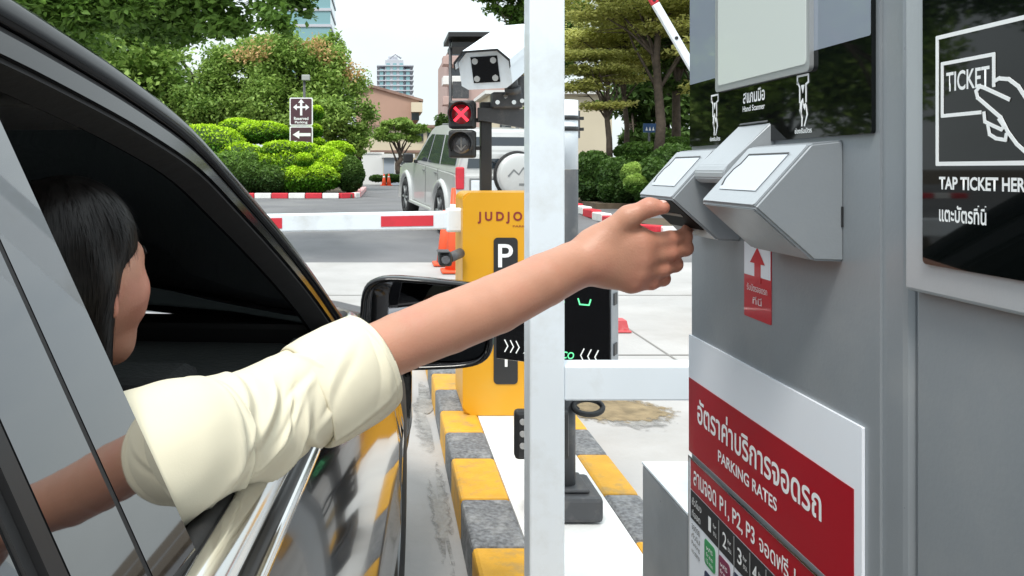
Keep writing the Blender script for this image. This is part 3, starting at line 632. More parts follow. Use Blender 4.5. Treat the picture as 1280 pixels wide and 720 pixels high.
# small blue sign in the hedge
q = P(812, 160, 24); r_ = empty('blue_sign', (q.x, 24, .41), 0, 'small blue sign with white figures between the right tree trunks', 'sign'); I = Matrix.Translation(-Vector(r_.location))
mb = MB(); mb.cyl((q.x, 24.05, .4), (q.x, 24.05, q.z), .03); part(mb.build('pole', M['dark_grey'], r_), I)
MM = frame_M((q.x, 23.99, q.z), (1, 0, 0), (0, 0, 1)); part(plate('sign_panel', mat('blue', (.02, .08, .22), .5), r_, MM, .40, .27, .02, .02), I)
mb = MB()
for k in range(3): mb.poly([(x + k * .1 - .1, y, .021) for x, y in ((-.035, -.08), (.035, -.08), (0, .04))], (0, 0, .003)); 
part(mb.build('pictogram', M['text_white'], r_, MM), I)

# ================================================================== TRAFFIC CONES
def cone(x, y, h=.72, s=1.0, label='', group=None):
    z = gz(y); r_ = empty('traffic_cone', (x, y, z), 0, label, 'traffic cone', group)
    mb = MB(); mb.box(-.19 * s, .19 * s, -.19 * s, .19 * s, .006, .045, bev=.015); mb.build('base', M['orange'], r_)
    mb = MB(); mb.tube([(0, 0, .04), (0, 0, h * .5), (0, 0, h)], [.13 * s, .085 * s, .03 * s], 20); mb.build('body', M['orange'], r_)
    for t in (.42, .68):
        mb = MB(); rr = lambda q: (.13 + (.03 - .13) * q) * s + .003
        mb.tube([(0, 0, h * t), (0, 0, h * (t + .13))], [rr(t), rr(t + .13)], 20); mb.build('reflective_band', M['text_white'], r_)
    return r_
cone(P(567, 0, 9.6).x, 9.6, 1.02, .8, 'tall orange cone beside the yellow barrier cabinet', 'cones behind the barrier arm')
cone(P(556, 0, 10.1).x, 10.1, .70, .8, 'shorter orange cone behind the tall one by the barrier', 'cones behind the barrier arm')
rb_ = P(778.5, 417, 6.1); mb = MB(); mb.poly([(rb_.x - .052, 6.1, .012), (rb_.x + .052, 6.1, .012), (rb_.x + .030, 6.1, .098), (rb_.x - .040, 6.1, .098)], (0, .12, 0)); mb.box(rb_.x - .06, rb_.x + .06, 6.07, 6.25, .0105, .024, bev=.004)
tag(mb.build('lane_marker', mat('faded_red', (.55, .09, .10), .6, dirt=(.6, .4, .38), dv=.5, ds=20)), 'small faded red lane marker block on the pale concrete right of the display', 'marker')
cone(P(480, 0, 41.5).x, 41.5, .62, 1, 'left far orange cone before the white wall', 'far cones before the white wall')
cone(P(486, 0, 41.5).x, 41.5, .62, 1, 'right far orange cone before the white wall', 'far cones before the white wall')

# ================================================================== YELLOW BARRIER
X0, X1, YF = .351, .735, 3.57
r_ = empty('barrier_gate', ((X0 + X1) / 2, YF + .18, .154), 0, 'yellow barrier gate cabinet with black P plate and lowered red and white arm', 'barrier'); I = Matrix.Translation(-Vector(r_.location))
mb = MB(); MM = frame_M(((X0 + X1) / 2, YF + .36, .65), (1, 0, 0), (0, 0, 1))
mb.poly([(x, y, 0) for x, y in rrect(X1 - X0, .995, .035, 6)], (0, 0, .36)); bmesh.ops.bevel(mb.b, geom=[e for e in mb.b.edges if abs(e.verts[0].co.z - e.verts[1].co.z) < 1e-6], offset=.008, segments=2, affect='EDGES')
part(mb.build('cabinet', M['yellow_metal'], r_, MM), I)
FM = frame_M(((X0 + X1) / 2, YF - .001, 0), (1, 0, 0), (0, 0, 1)); cxm = (X0 + X1) / 2
def fx(px): return (px - CX) / F * YF - cxm
def fz(py): return H - (py - CY) / F * YF
part(plate('sign_plate', M['black'], r_, FM, fx(647) - fx(617), fz(297) - fz(480), .018, .003, fx(632), (fz(297) + fz(480)) / 2), I)
part(text('lettering', 'P', M['text_white'], r_, FM, fx(622.5), fx(641), fz(334), fz(305), .0036, .01), I)
mb = MB(); stroke(mb, [(fx(632.5), fz(457)), (fx(632.5), fz(449))], .012, .0036, .0004); stroke(mb, [(fx(632.5), fz(430)), (fx(632.5), fz(345))], .012, .0036, .0004); part(mb.build('lettering', M['text_white'], r_, FM), I)
part(text('lettering', 'J U D J O D', M['text_maroon'], r_, FM, fx(597), fx(667), fz(279.5), fz(264.5), .001, .03), I)
part(text('lettering', 'PARKING', M['text_maroon'], r_, FM, fx(641), fx(668), fz(284), fz(281.5), .001), I)
mb = MB(); mb.tube([(cxm + .10, YF - .012, fz(457)), (cxm + .12, YF - .02, fz(466)), (cxm + .15, YF - .012, fz(480)), (cxm + .165, YF + .01, fz(500))], .0035, 6); part(mb.build('cable', M['paint_red'], r_), I)
# arm
zr = H - (277 - CY) / F * YF
MMa = frame_M((X0 - .035, YF + .12, zr), (-1, 0, -.017), (0, 0, 1))
mb = MB(); mb.box(0, 4.2, -.042, .042, -.025, .025, bev=.008); arm = part(mb.build('barrier_arm', M['white_metal'], r_, MMa), I)
for k in range(6):
    a = .03 + k * .693
    if a > 4: break
    mb = MB(); mb.box(a + .06, a + .30, -.024, .024, .0255, .0275); mb.box(a + .06, a + .30, -.024, .024, -.0275, -.0255); mb.build('red_stripe', M['paint_red'], arm, MMa)
mb = MB(); mb.box(-.05, .03, -.055, .055, -.035, .035, bev=.01); part(mb.build('arm_bracket', M['white_metal'], r_, MMa), I)
# small watching camera on the left flank
q = P(560, 322, 3.5); cmr = part(MB().box(q.x - .045, q.x + .012, 3.42, 3.52, q.z - .03, q.z + .03, bev=.012).build('sensor_camera', M['black'], r_), I)
mb = MB(); mb.cyl((q.x - .017, 3.425, q.z), (q.x - .017, 3.405, q.z), .018); mb.build('lens', M['lens'], cmr)
mb = MB(); mb.box(q.x - .05, q.x + .0, 3.40, 3.50, q.z + .031, q.z + .036); mb.cyl((q.x, 3.47, q.z), (q.x + .06, 3.55, q.z + .015), .022); mb.build('bracket', M['dark_grey'], cmr)

# ================================================================== SIGNAL AND PLATE CAMERA POLE
YP = 4.02; q = P(607, 0, YP)
r_ = empty('signal_post', (q.x, YP, .154), 0, 'black post behind the yellow cabinet with red cross signal and horizontal arm', 'signal post'); I = Matrix.Translation(-Vector(r_.location))
zt = H - (128 - CY) / F * YP
mb = MB(); mb.box(q.x - .028, q.x + .028, YP - .028, YP + .028, .15, zt, bev=.004); part(mb.build('pole', M['black'], r_), I)
mb = MB(); mb.box(q.x - .07, q.x + .07, YP - .07, YP + .07, .15, .17); part(mb.build('base_plate', M['black'], r_), I)
za, zb = H - (137 - CY) / F * YP, H - (152 - CY) / F * YP
mb = MB(); mb.poly([(q.x - .045, YP - .06, za + .005), (q.x + .46, YP - .06, za - .01), (q.x + .46, YP - .06, zb - .085), (q.x - .045, YP - .06, zb + .005)], (0, .03, 0)); part(mb.build('arm', M['dark_grey'], r_), I)
mb = MB(); mb.box(q.x + .02, q.x + .17, YP - .10, YP - .02, za + .0, za + .08, bev=.01); mb.box(q.x + .15, q.x + .22, YP - .08, YP, za + .02, za + .16, bev=.01); br = part(mb.build('camera_bracket', M['dark_grey'], r_), I)
mb = MB()
for (dx, dz) in ((.045, .028), (.085, .058), (.125, .028), (.165, .035)): mb.cyl((q.x + dx, YP - .10, za + dz), (q.x + dx, YP - .108, za + dz), .011, n=12)
mb.build('bolt', M['chrome'], br)
sg = M['black']
for (cyp, kind) in ((143, 0), (180, 1)):
    c = P(577, cyp, YP - .08); MM = Matrix.Translation(c) @ Matrix.Rotation(R(-12), 4, 'Z')
    mb = MB(); mb.box(-.065, .065, -.01, .09, -.069, .069, bev=.012); hs = part(mb.build('signal_housing', sg, r_, MM), I)
    mb = MB(); n = 20; rows = []
    for t in (0, 1):
        rows.append([((.056) * math.cos(R(-35 + 250 * k / n)), -.01 - t * .07, .056 * math.sin(R(-35 + 250 * k / n))) for k in range(n + 1)])
    rows.append([((.060) * math.cos(R(-35 + 250 * k / n)), -.01 - 1 * .07, .060 * math.sin(R(-35 + 250 * k / n))) for k in range(n + 1)])
    rows.append([((.060) * math.cos(R(-35 + 250 * k / n)), -.01, .060 * math.sin(R(-35 + 250 * k / n))) for k in range(n + 1)])
    mb.grid(rows); mb.build('visor', sg, hs, MM)
    mb = MB(); mb.ball((0, -.008, 0), (.049, .012, .049), 12); mb.build('lamp', M['lens'] if kind else mat('redlens', (.10, .006, .01), .3, coat=1, emit=(.5, .01, .02), es=.12), hs, MM)
    if kind == 0:
        mb = MB(); M2 = MM @ frame_M((0, -.021, 0), (1, 0, 0), (0, 0, 1))
        for sgn in (1, -1): stroke(mb, [(-.03, -.03 * sgn), (.03, .03 * sgn)], .014, 0 + .0003 * sgn, .001)
        mb.build('red_cross', M['red_lamp'], hs, M2)
    else:
        mb = MB(); M2 = MM @ frame_M((0, -.021, 0), (1, 0, 0), (0, 0, 1)); stroke(mb, [(0, .03), (0, -.03), (-.02, -.008)], .006, 0, .001); stroke(mb, [(0, -.03), (.02, -.008)], .006, 0, .001); mb.build('unlit_arrow', mat('unlit', (.3, .3, .3), .4), hs, M2)
mb = MB(); c = P(590, 150, YP - .03); mb.box(c.x, q.x - .02, YP - .02, YP + .01, c.z - .01, c.z + .01); c = P(590, 185, YP - .03); mb.box(c.x, q.x - .02, YP - .02, YP + .01, c.z - .01, c.z + .01); part(mb.build('signal_bracket', sg, r_), I)
# plate camera housing: front face towards the lane, body running back to the right and up
fc = P(606, 88, 3.72); fwd = Vector((-.43, -.83, -.36)).normalized(); right = fwd.cross(Vector((0, 0, 1))).normalized() * -1; upv = right.cross(-fwd) * 1
MM = frame_M(fc, right, Vector((0, 0, 1)) - fwd * fwd.z)      # local z points out of the front face
W_, H_ = .25, .178
prof = [(-W_ / 2, -H_ / 2 + .02), (-W_ / 2 + .03, -H_ / 2), (W_ / 2 - .03, -H_ / 2), (W_ / 2, -H_ / 2 + .02), (W_ / 2, H_ / 2 - .045), (W_ / 2 - .045, H_ / 2), (-W_ / 2 + .045, H_ / 2), (-W_ / 2, H_ / 2 - .045)]
r_ = empty('plate_camera', tuple(fc - fwd * .2 - Vector((0, 0, .12))), 0, 'large white camera housing with four round lamps above the red signal', 'camera'); I = Matrix.Translation(-Vector(r_.location))
mb = MB(); mb.poly([(x, y, -.46) for x, y in prof], (0, 0, .46)); part(mb.build('housing', M['white_metal'], r_, MM), I)
mb = MB(); mb.poly([(x * .52 + .004, y * .70 + .005, .001) for x, y in ((-W_ / 2, -H_ / 2), (W_ / 2, -H_ / 2), (W_ / 2, H_ / 2), (-W_ / 2, H_ / 2))], (0, 0, .003)); wn = part(mb.build('window', M['black_gloss'], r_, MM), I)
for sx in (-1, 1):
    for sy in (-1, 1):
        mb = MB(); mb.cyl((sx * .045 + .004, sy * .042 + .005, .004), (sx * .045 + .004, sy * .042 + .005, .009), .0145, n=20); mb.build('lamp', mat('irlamp', (.45, .46, .46), .3, coat=1), wn, MM)
mb = MB()   # sun shield over the top
s2 = [(-W_ / 2 - .012, H_ / 2 - .07), (-W_ / 2 - .012, H_ / 2 - .035), (-W_ / 2 + .04, H_ / 2 + .016), (W_ / 2 - .04, H_ / 2 + .016), (W_ / 2 + .012, H_ / 2 - .035), (W_ / 2 + .012, H_ / 2 - .07)]
for a, b_ in zip(s2[:-1], s2[1:]):
    a, b_ = Vector(a), Vector(b_); d = (b_ - a).normalized(); nn = Vector((d.y, -d.x)) * .005
    mb.poly([(a.x, a.y, -.52), (b_.x, b_.y, -.52), (b_.x + nn.x, b_.y + nn.y, -.52), (a.x + nn.x, a.y + nn.y, -.52)], (0, 0, .55))
part(mb.build('sun_shield', M['white_metal'], r_, MM), I)
mb = MB(); mb.poly([(a[0] * 1.0, a[1], .03) for a in s2] + [(a[0] * .96, a[1] - .010, .03) for a in s2[::-1]], (0, 0, .003)); part(mb.build('shield_edge', M['black'], r_, MM), I)
mb = MB(); mb.cyl((.07, -H_ / 2 - .05, -.16), (.07, -H_ / 2, -.16), .028); mb.cyl((.07, -H_ / 2 - .07, -.16), (.07, -H_ / 2 - .04, -.16), .04); part(mb.build('swivel', M['dark_grey'], r_, MM), I)

# ================================================================== DISPLAY STAND
r_ = empty('display_stand', (.575, 2.56, .154), 0, 'black sign display on a dark round pole with white upper tube', 'display stand'); I = Matrix.Translation(-Vector(r_.location))
px_ = lambda p: (p - CX) / F * 2.56
mb = MB(); mb.cyl((.575, 2.56, .16), (.575, 2.56, .62), .037, n=28); part(mb.build('pole', M['dark_grey'], r_), I)
mb = MB(); mb.cyl((.575, 2.58, .62), (.575, 2.58, H), .050, n=28); part(mb.build('pole', M['dark_grey'], r_), I)
mb = MB(); mb.cyl((.575, 2.58, H + .0005), (.575, 2.58, H + .222), .050, n=28); mb.b; part(mb.build('white_tube', M['white_metal'], r_), I)
for z in (H + .13, H + .165):
    mb = MB(); mb.cyl((.575, 2.58, z - .007), (.575, 2.58, z + .007), .0535, n=28)
    mb.box(.575 + .045, .575 + .068, 2.573, 2.587, z - .005, z + .005); part(mb.build('strap', M['black'], r_), I)
mb = MB(); mb.box(.575 - .105, .575 + .105, 2.47, 2.68, .155, .235, bev=.014); mb.box(.575 - .07, .575 + .07, 2.50, 2.65, .236, .25, bev=.006); part(mb.build('base', M['dark_grey'], r_), I)
cl, cr2 = P(620, 448, 2.50), P(763, 457, 2.32)
dv = Vector((cr2.x - cl.x, cr2.y - cl.y, 0)); Wd = dv.length; dv.normalize(); zb = cl.z; zt = H - (355 - CY) / F * 2.36
MM = frame_M((cl.x, cl.y, zb), dv, (0, 0, 1)); Hd = zt - zb
mb = MB(); mb.box(0, Wd, 0, Hd, -.08, 0, bev=.003); pan = part(mb.build('display_panel', M['black_gloss'], r_, MM), I)
mb = MB(); mb.box(Wd + .0005, Wd + .003, .003, Hd - .003, -.078, -.002); mb.build('side_cover', M['grey_metal'], pan, MM)
for z in (.045, Hd - .06): mb = MB(); mb.box(Wd + .003, Wd + .006, z, z + .035, -.058, -.022, bev=.001); mb.build('clip', M['black'], pan, MM)
sx = Wd / 143
def tx(p): return (p - 620) * sx
def tz(p, q): # px column p, py row q
    base = 448 + 9 * (p - 620) / 143; return (base - q) * sx * .995
mb = MB()
for k in range(3):
    x = tx(632 + k * 7.5); z = tz(635, 431.5); stroke(mb, [(x, z + .018), (x + .010, z), (x, z - .018)], .0035, .0012, .0004)
    x = tx(728 + k * 8.5); z = tz(735, 438.5); stroke(mb, [(x + .010, z + .020), (x, z), (x + .010, z - .020)], .0035, .0012, .0004)
mb.build('led_arrow', M['led_white'], pan, MM)
text('lettering', 'A', M['led_white'], pan, MM, tx(656), tx(666), tz(660, 440), tz(660, 430), .0012, .01, .25)
text('lettering', 'ECO', M['led_green'], pan, MM, tx(699), tx(720), tz(710, 443), tz(710, 434.5), .0012, .012, .25)
mb = MB(); stroke(mb, [(tx(725), tz(732, 371)), (tx(727), tz(732, 377.5)), (tx(738), tz(732, 377.5)), (tx(740), tz(732, 371))], .004, .0012, .0004); stroke(mb, [(tx(697), tz(703, 374)), (tx(708), tz(703, 374.5))], .004, .0012, .0004); mb.build('led_digit', M['led_green'], pan, MM)
mb = MB(); mb.box(.575 - .04, .575 + .005, 2.46, 2.545, .66, .74); mb.build('mount', M['black'], r_); 
# black keypad box on the pole below the display, round studs
q0, q1 = P(644, 514, 2.46), P(712, 576, 2.46)
mb = MB(); mb.box(q0.x, q1.x, 2.46, 2.50, q1.z, q0.z, bev=.012); kb = part(mb.build('control_box', M['black'], r_), I)
mb = MB()
for py in (527, 542, 557): c = P(653, py, 2.46); mb.cyl((c.x, 2.461, c.z), (c.x, 2.452, c.z), .009, n=16)
mb.build('stud', mat('stud', (.35, .35, .35), .4), kb)
mb = MB(); c = P(737, 511, 2.5); mb.tube([(c.x + .046 * math.cos(a * math.pi / 12), 2.52 + .02 * math.sin(a * math.pi / 12), c.z + .018 * math.sin(a * math.pi / 12)) for a in range(24)], .009, 8, closed=True)
mb.tube([(.60, 2.53, c.z), (c.x - .03, 2.52, c.z - .01)], .008, 8); part(mb.build('cable_coil', M['black'], r_), I)

# ================================================================== WHITE GUARD FRAME
YP = 1.70
r_ = empty('guard_frame', (.347, YP, .154), 0, 'white square steel post with a horizontal rail behind the outstretched arm', 'guard frame'); I = Matrix.Translation(-Vector(r_.location))
mb = MB(); mb.box(.3095, .3845, YP, YP + .07, .154, 2.45, bev=.004); part(mb.build('post', M['white_metal'], r_), I)
mb = MB(); mb.box(.385, .90, YP + .004, YP + .062, H - .290 * YP, H - .246 * YP, bev=.004); part(mb.build('rail', M['white_metal'], r_), I)
mb = MB(); mb.box(.9005, .972, YP, YP + .07, .01, 2.45, bev=.004); part(mb.build('post', M['white_metal'], r_), I)
mb = MB(); mb.box(.289, .405, YP - .02, YP + .084, .1545, .162); part(mb.build('base_plate', M['white_metal'], r_), I)

# ================================================================== EXIT BARRIER WITH RAISED ARM
r_ = empty('barrier_gate', (2.87, 6.1, .01), 0, 'raised white barrier arm with red tip crossing the trees behind the kiosk', 'barrier'); I = Matrix.Translation(-Vector(r_.location))
mb = MB(); mb.box(2.70, 3.05, 6.05, 6.4, .02, 1.1, bev=.02); part(mb.build('cabinet', M['yellow_metal'], r_), I)
a, b_ = Vector((2.87, 6.0, 1.06)), Vector((1.78, 6.0, 2.93)); d = (b_ - a).normalized()
MM = frame_M(a, d, (-d.z, 0, d.x)); Lr = (P(817, 6, 6) - a).length
mb = MB(); mb.box(-.1, Lr, -.028, .028, -.02, .02, bev=.006); ba = part(mb.build('barrier_arm', M['white_metal'], r_, MM), I)
mb = MB(); mb.box(Lr + .0005, Lr + .25, -.028, .028, -.02, .02, bev=.006); mb.build('red_stripe', M['paint_red'], ba, MM)
mb = MB(); c = P(848, 46, 6); u_ = (c - a).dot(d)
mb.cyl((u_, 0, .019), (u_, 0, .026), .013, n=14); mb.cyl((Lr + .03, 0, .019), (Lr + .03, 0, .026), .013, n=14); mb.build('bolt', M['black'], ba, MM)
# ================================================================== PARKING KIOSK
KX = .45
M['poster_red'] = mat('poster_red', (.38, .003, .014), .35, coat=.2, var=.04, vs=5)
M['poster_white'] = mat('poster_white', (.84, .88, .95), .35, coat=.2)
M['sticker_red'] = mat('sticker_red', (.55, .008, .02), .35, coat=.2, var=.12, vs=14)
M['kiosk_glass'] = mat('kiosk_glass', (.003, .004, .004), .03, ior=1.42)
M['sky_sheen_paint'] = mat('sky_sheen_paint', (.29, .33, .40), .03, ior=2.1)  # grey-blue base colour paints the bright sky mirrored in the black glass
M['screen'] = mat('screen', (.35, .38, .37), .15, emit=(.50, .56, .54), es=.32, coat=.5)
M['screen_frame'] = mat('screen_frame', (.40, .42, .43), .35, metal=.4)
M['slot_window'] = mat('slot_window', (.55, .59, .64), .12, coat=.6)
KM = frame_M((KX, 0, 0), (0, -1, 0), (0, 0, 1))
def kY(px, X=KX): return X * F / (px - CX)
def kp(px, py, X=KX): y = kY(px, X); return (-y, H - (py - CY) / F * y)
def KR(name, m, parent, y_far, y_near, z0, z1, th, off=0.0, r=.002):
    return plate(name, m, parent, KM @ Matrix.Translation((0, 0, off)), y_far - y_near, z1 - z0, r, th, -(y_far + y_near) / 2, (z0 + z1) / 2)
kA = empty('parking_kiosk', (.655, .93, .154), 0, 'grey ticket kiosk with black panel, two ticket boxes and red parking rates board', 'kiosk'); I = Matrix.Translation(-Vector(kA.location))
mb = MB(); mb.box(KX, .86, .684, 1.175, .21, 1.64, bev=.010, seg=3); part(mb.build('cabinet', M['grey_metal'], kA), I)
mb = MB(); mb.box(KX + .02, .84, .70, 1.16, .154, .212); part(mb.build('plinth', M['dark_grey'], kA), I)
part(KR('front_door', M['grey_metal'], kA, 1.163, .722, .24, 1.60, .0025, 0, .006), I)
bp = part(KR('black_panel', M['kiosk_glass'], kA, 1.160, .7275, 1.283, 1.585, .004, .0027, .003), I)
part(KR('sky_sheen_plate', M['sky_sheen_paint'], kA, 1.159, .7285, 1.3725, 1.584, .0006, .0064, .002), I)  # added plate over the black panel, sky reflection put into its colour
# screen
fy0, fy1 = kY(898, .443), kY(1017, .443)
part(KR('screen_bezel', M['screen_frame'], kA, fy0, fy1, 1.352, 1.575, .0045, .0068, .006), I)
sc = part(KR('screen', M['screen'], kA, fy0 - .011, fy1 + .006, 1.360, 1.568, .0008, .0114, .004), I)
TZ = .0070
def ktext(name, s, m, px0, px1, z0, z1, off=TZ, bold=0, par=None, sh=0):
    return part(text(name, s, m, par or kA, KM, -kY(px0), -kY(px1), z0, z1, off, bold, sh), I)
ktext('lettering', 'สแกนมือ', M['text_white'], 936, 963.5, 1.331, 1.3475, bold=.02)
ktext('lettering', 'Hand Scanner', M['text_white'], 935.5, 963.5, 1.321, 1.328, bold=.01)
for (pa, pb, sc_) in ((895, 905.5, 1), (1003.5, 1021, 1)):
    ya, yb = kY(pa), kY(pb); w_ = ya - yb; cy = -(ya + yb) / 2; ztop = 1.3495
    mb = MB(); z0 = TZ
    q = lambda x, z: (cy + x * w_ / 2, z)
    stroke(mb, [q(-.8, ztop - .008), q(-.8, ztop), q(.8, ztop), q(.8, ztop - .008), q(.45, ztop - .010)], .0022, z0, .0004)
    stroke(mb, [q(-.8, ztop - .006), q(-.45, ztop - .012), q(-.45, ztop - .028)], .0020, z0, .0004); stroke(mb, [q(.45, ztop - .010), q(.45, ztop - .028)], .0020, z0, .0004)
    mb.poly([(*q(-.25, ztop - .010), z0), (*q(0, ztop - .019), z0), (*q(.25, ztop - .010), z0)], (0, 0, .0004))
    mb.poly([(*q(a, ztop - b_), z0) for a, b_ in ((-.4, .029), (-.45, .036), (-.2, .044), (-.15, .034), (0, .027), (.12, .034), (.3, .037), (.45, .029), (.1, .031), (0, .024))], (0, 0, .0004))
    stroke(mb, [q(-.45, ztop - .036), q(-.1, ztop - .045), q(-.15, ztop - .053)], .0020, z0, .0004); stroke(mb, [q(.45, ztop - .032), q(.62, ztop - .042), q(.25, ztop - .053)], .0020, z0, .0004)
    part(mb.build('pictogram', M['text_white'], kA, KM), I)
    part(text('lettering', 'ช่องรับบัตร', M['text_white'], kA, KM, cy - w_ * .62, cy + w_ * .62, 1.2885, 1.2945, TZ, .02), I)
# hand scanner between the boxes
def prism(prof, y0, y1, bev=.0025, seg=3):
    mb = MB(); mb.poly([(x, y0, z) for x, z in prof], (0, y1 - y0, 0))
    if bev: bmesh.ops.bevel(mb.b, geom=mb.b.edges[:], offset=bev, segments=seg, affect='EDGES', clamp_overlap=True)
    return mb
hs = part(prism([(.449, 1.309), (.394, 1.2555), (.3885, 1.248), (.3885, 1.240), (.394, 1.234), (.403, 1.234), (.449, 1.262)], .917, 1.002, .0015).build('hand_scanner', M['grey_light'], kA), I)
mb = MB(); e0, e1 = Vector((.4465, 0, 1.3085)), Vector((.396, 0, 1.2590)); dd = (e1 - e0); nn = Vector((dd.z, 0, -dd.x)).normalized(); nn = nn if nn.z > 0 else -nn
mb.poly([tuple(e0 + Vector((0, .924, 0)) + nn * .0001 + dd * .04), tuple(e0 + Vector((0, .995, 0)) + nn * .0001 + dd * .04), tuple(e0 + Vector((0, .995, 0)) + nn * .0001 + dd * .08), tuple(e0 + Vector((0, .924, 0)) + nn * .0001 + dd * .08)], tuple(nn * .0012)); mb.build('groove', M['dark_grey'], hs)
bpy.data.objects[hs.name].children[0].matrix_parent_inverse = Matrix()
PR = [(.449, 1.279), (.417, 1.2755), (.361, 1.213), (.419, 1.161), (.449, 1.160)]
for (yn, yf, lab) in ((.780, .912, None), (1.005, 1.135, None)):
    db = part(prism(PR, yn, yf, .0022).build('ticket_box', M['grey_metal'], kA), I)
    e0, e1 = Vector((.417, 0, 1.2755)), Vector((.361, 0, 1.213)); dd = e1 - e0; Ls = dd.length; dd.normalize(); up_ = -dd
    SM = frame_M((e0.x, (yn + yf) / 2, e0.z), (0, -1, 0), tuple(up_))      # x towards the camera end, y up the slope, z out
    wd = yf - yn
    f_ = plate('face_plate', M['grey_light'], db, SM, wd - .006, Ls - .005, .003, .0012, 0, -Ls / 2)
    mb = MB(); ww, hh = wd * .66, Ls * .60; c0 = -Ls * .47
    pts = [(-ww / 2, c0 - hh / 2), (ww / 2 - .004, c0 - hh / 2), (ww / 2, c0 - hh / 2 + .01), (ww / 2 - .002, c0), (ww / 2 + .003, c0 + .008), (ww / 2, c0 + hh / 2), (-ww / 2, c0 + hh / 2)]
    pts = [(-ww / 2, c0 + hh / 2), (-ww / 2, c0 + .012), (-ww / 2 - .006, c0 + .004), (-ww / 2 - .006, c0 - .010), (-ww / 2, c0 - hh / 2), (ww / 2, c0 - hh / 2), (ww / 2, c0 + hh / 2)]
    big_ = [(x * 1.035, c0 + (y - c0) * 1.07 + .0012) for x, y in pts]
    stroke(mb, [(ww / 2, c0 + hh / 2), (-ww / 2, c0 + hh / 2), (-ww / 2, c0 + .012), (-ww / 2 - .006, c0 + .004), (-ww / 2 - .006, c0 - .010), (-ww / 2, c0 - hh / 2 + .006)], .0022, .0024, .0003); mb.build('window_rim', M['text_dark'], db, SM)
    mb = MB(); mb.poly([(x, y, .0018) for x, y in pts][::-1], (0, 0, .0005)); mb.build('window', M['slot_window'], db, SM)
    e2 = Vector((.419, 0, 1.161)); d2 = (e2 - e1); L2 = d2.length; d2.normalize()
    UM = frame_M((e1.x, (yn + yf) / 2, e1.z), (0, -1, 0), tuple(-d2))
    if yn > 1:
        plate('slot', mat('slot_dark', (.004, .004, .004), .6, spec=.1), db, UM, wd - .012, L2 * .72, .002, .0008, 0, -L2 * .40)
        mb = MB(); mb.box(-wd * .3, wd * .3, -L2 * .45, -L2 * .38, .0009, .0015); mb.build('ticket_mouth', mat('slot_red', (.03, .003, .004), .3), db, UM)
    else:
        plate('slot', M['grey_metal'], db, UM, wd - .012, L2 * .72, .002, .0008, 0, -L2 * .40)
    mb = MB(); mb.box(.4455, .4485, yn - .0012, yn - .0002, 1.194, 1.214); mb.build('key_slit', M['black'], db)
# red arrow sticker below the boxes
sy0, sy1 = kY(933.5), kY(967.5)
st = part(KR('sticker', M['sticker_red'], kA, sy0, sy1, 1.070, 1.162, .0006, .0027, .002), I)
mb = MB(); SMK = KM @ Matrix.Translation((0, 0, .0035)); cyk = -(sy0 + sy1) / 2; w2 = (sy0 - sy1) / 2
mb.poly([(cyk - w2 + .001, 1.1215, 0), (cyk + w2 - .001, 1.1215, 0), (cyk + w2 - .001, 1.1612, 0), (cyk - w2 + .001, 1.1612, 0)], (0, 0, .0002)); mb.build('white_field', M['poster_white'], st, SMK)
mb = MB(); stroke(mb, [(cyk + .002, 1.120), (cyk + .002, 1.140)], .016, .0003, .0002); mb.poly([(cyk + .002 - .019, 1.1375, .0006), (cyk + .002 + .019, 1.1375, .0006), (cyk + .002, 1.157, .0006)], (0, 0, .0002)); mb.build('arrow', M['sticker_red'], st, SMK)
text('lettering', 'รับบัตรจอดรถ', M['text_white'], st, SMK, cyk - w2 * .75, cyk + w2 * .75, 1.103, 1.1115, .0003)
text('lettering', 'ที่นี่', M['text_white'], st, SMK, cyk - w2 * .3, cyk + w2 * .35, 1.088, 1.0975, .0003)
# rates board
b1 = part(KR('rates_board', M['poster_white'], kA, 1.166, .744, .8405, 1.010, .003, .0027, .001), I)
KR('red_field', M['poster_red'], b1, 1.165, .756, .8415, .948, .0004, .0058, .0005)
PT = .0066
text('lettering', 'อัตราค่าบริการจอดรถ', M['text_white'], b1, KM, -1.132, -.811, .892, .930, PT, .018)
text('lettering', 'PARKING RATES', M['text_white'], b1, KM, -1.062, -.903, .863, .8785, PT, .02)
b2 = part(KR('price_board', M['poster_white'], kA, 1.163, .744, .30, .8325, .003, .0027, .001), I)
mb = MB()
for (a0, a1, c0, c1) in ((1.165, .744, .833, .8355), (1.1655, 1.1635, .30, .833)):
    mb.poly([(-a0, c0, .0031), (-a1, c0, .0031), (-a1, c1, .0031), (-a0, c1, .0031)], (0, 0, .004))
mb.build('holder_rail', M['chrome'], b2, KM)
KR('red_field', M['poster_red'], b2, 1.158, .75, .789, .8315, .0004, .0058, .0005)
text('lettering', 'ลานจอด', M['text_white'], b2, KM, -1.146, -1.068, .799, .820, PT, .015)
text('lettering', 'P1, P2, P3', M['text_white'], b2, KM, -1.057, -.957, .7965, .8205, PT, .018)
text('lettering', 'จอดฟรี 1', M['text_white'], b2, KM, -.946, -.862, .800, .822, PT, .012)
KR('header_row', M['text_dark'], b2, 1.158, .75, .747, .7875, .0004, .0058, .0005)
text('lettering', 'ชั่วโมง', M['text_white'], b2, KM, -1.152, -1.118, .769, .780, PT); text('lettering', 'ที่จอด', M['text_white'], b2, KM, -1.152, -1.122, .752, .763, PT)
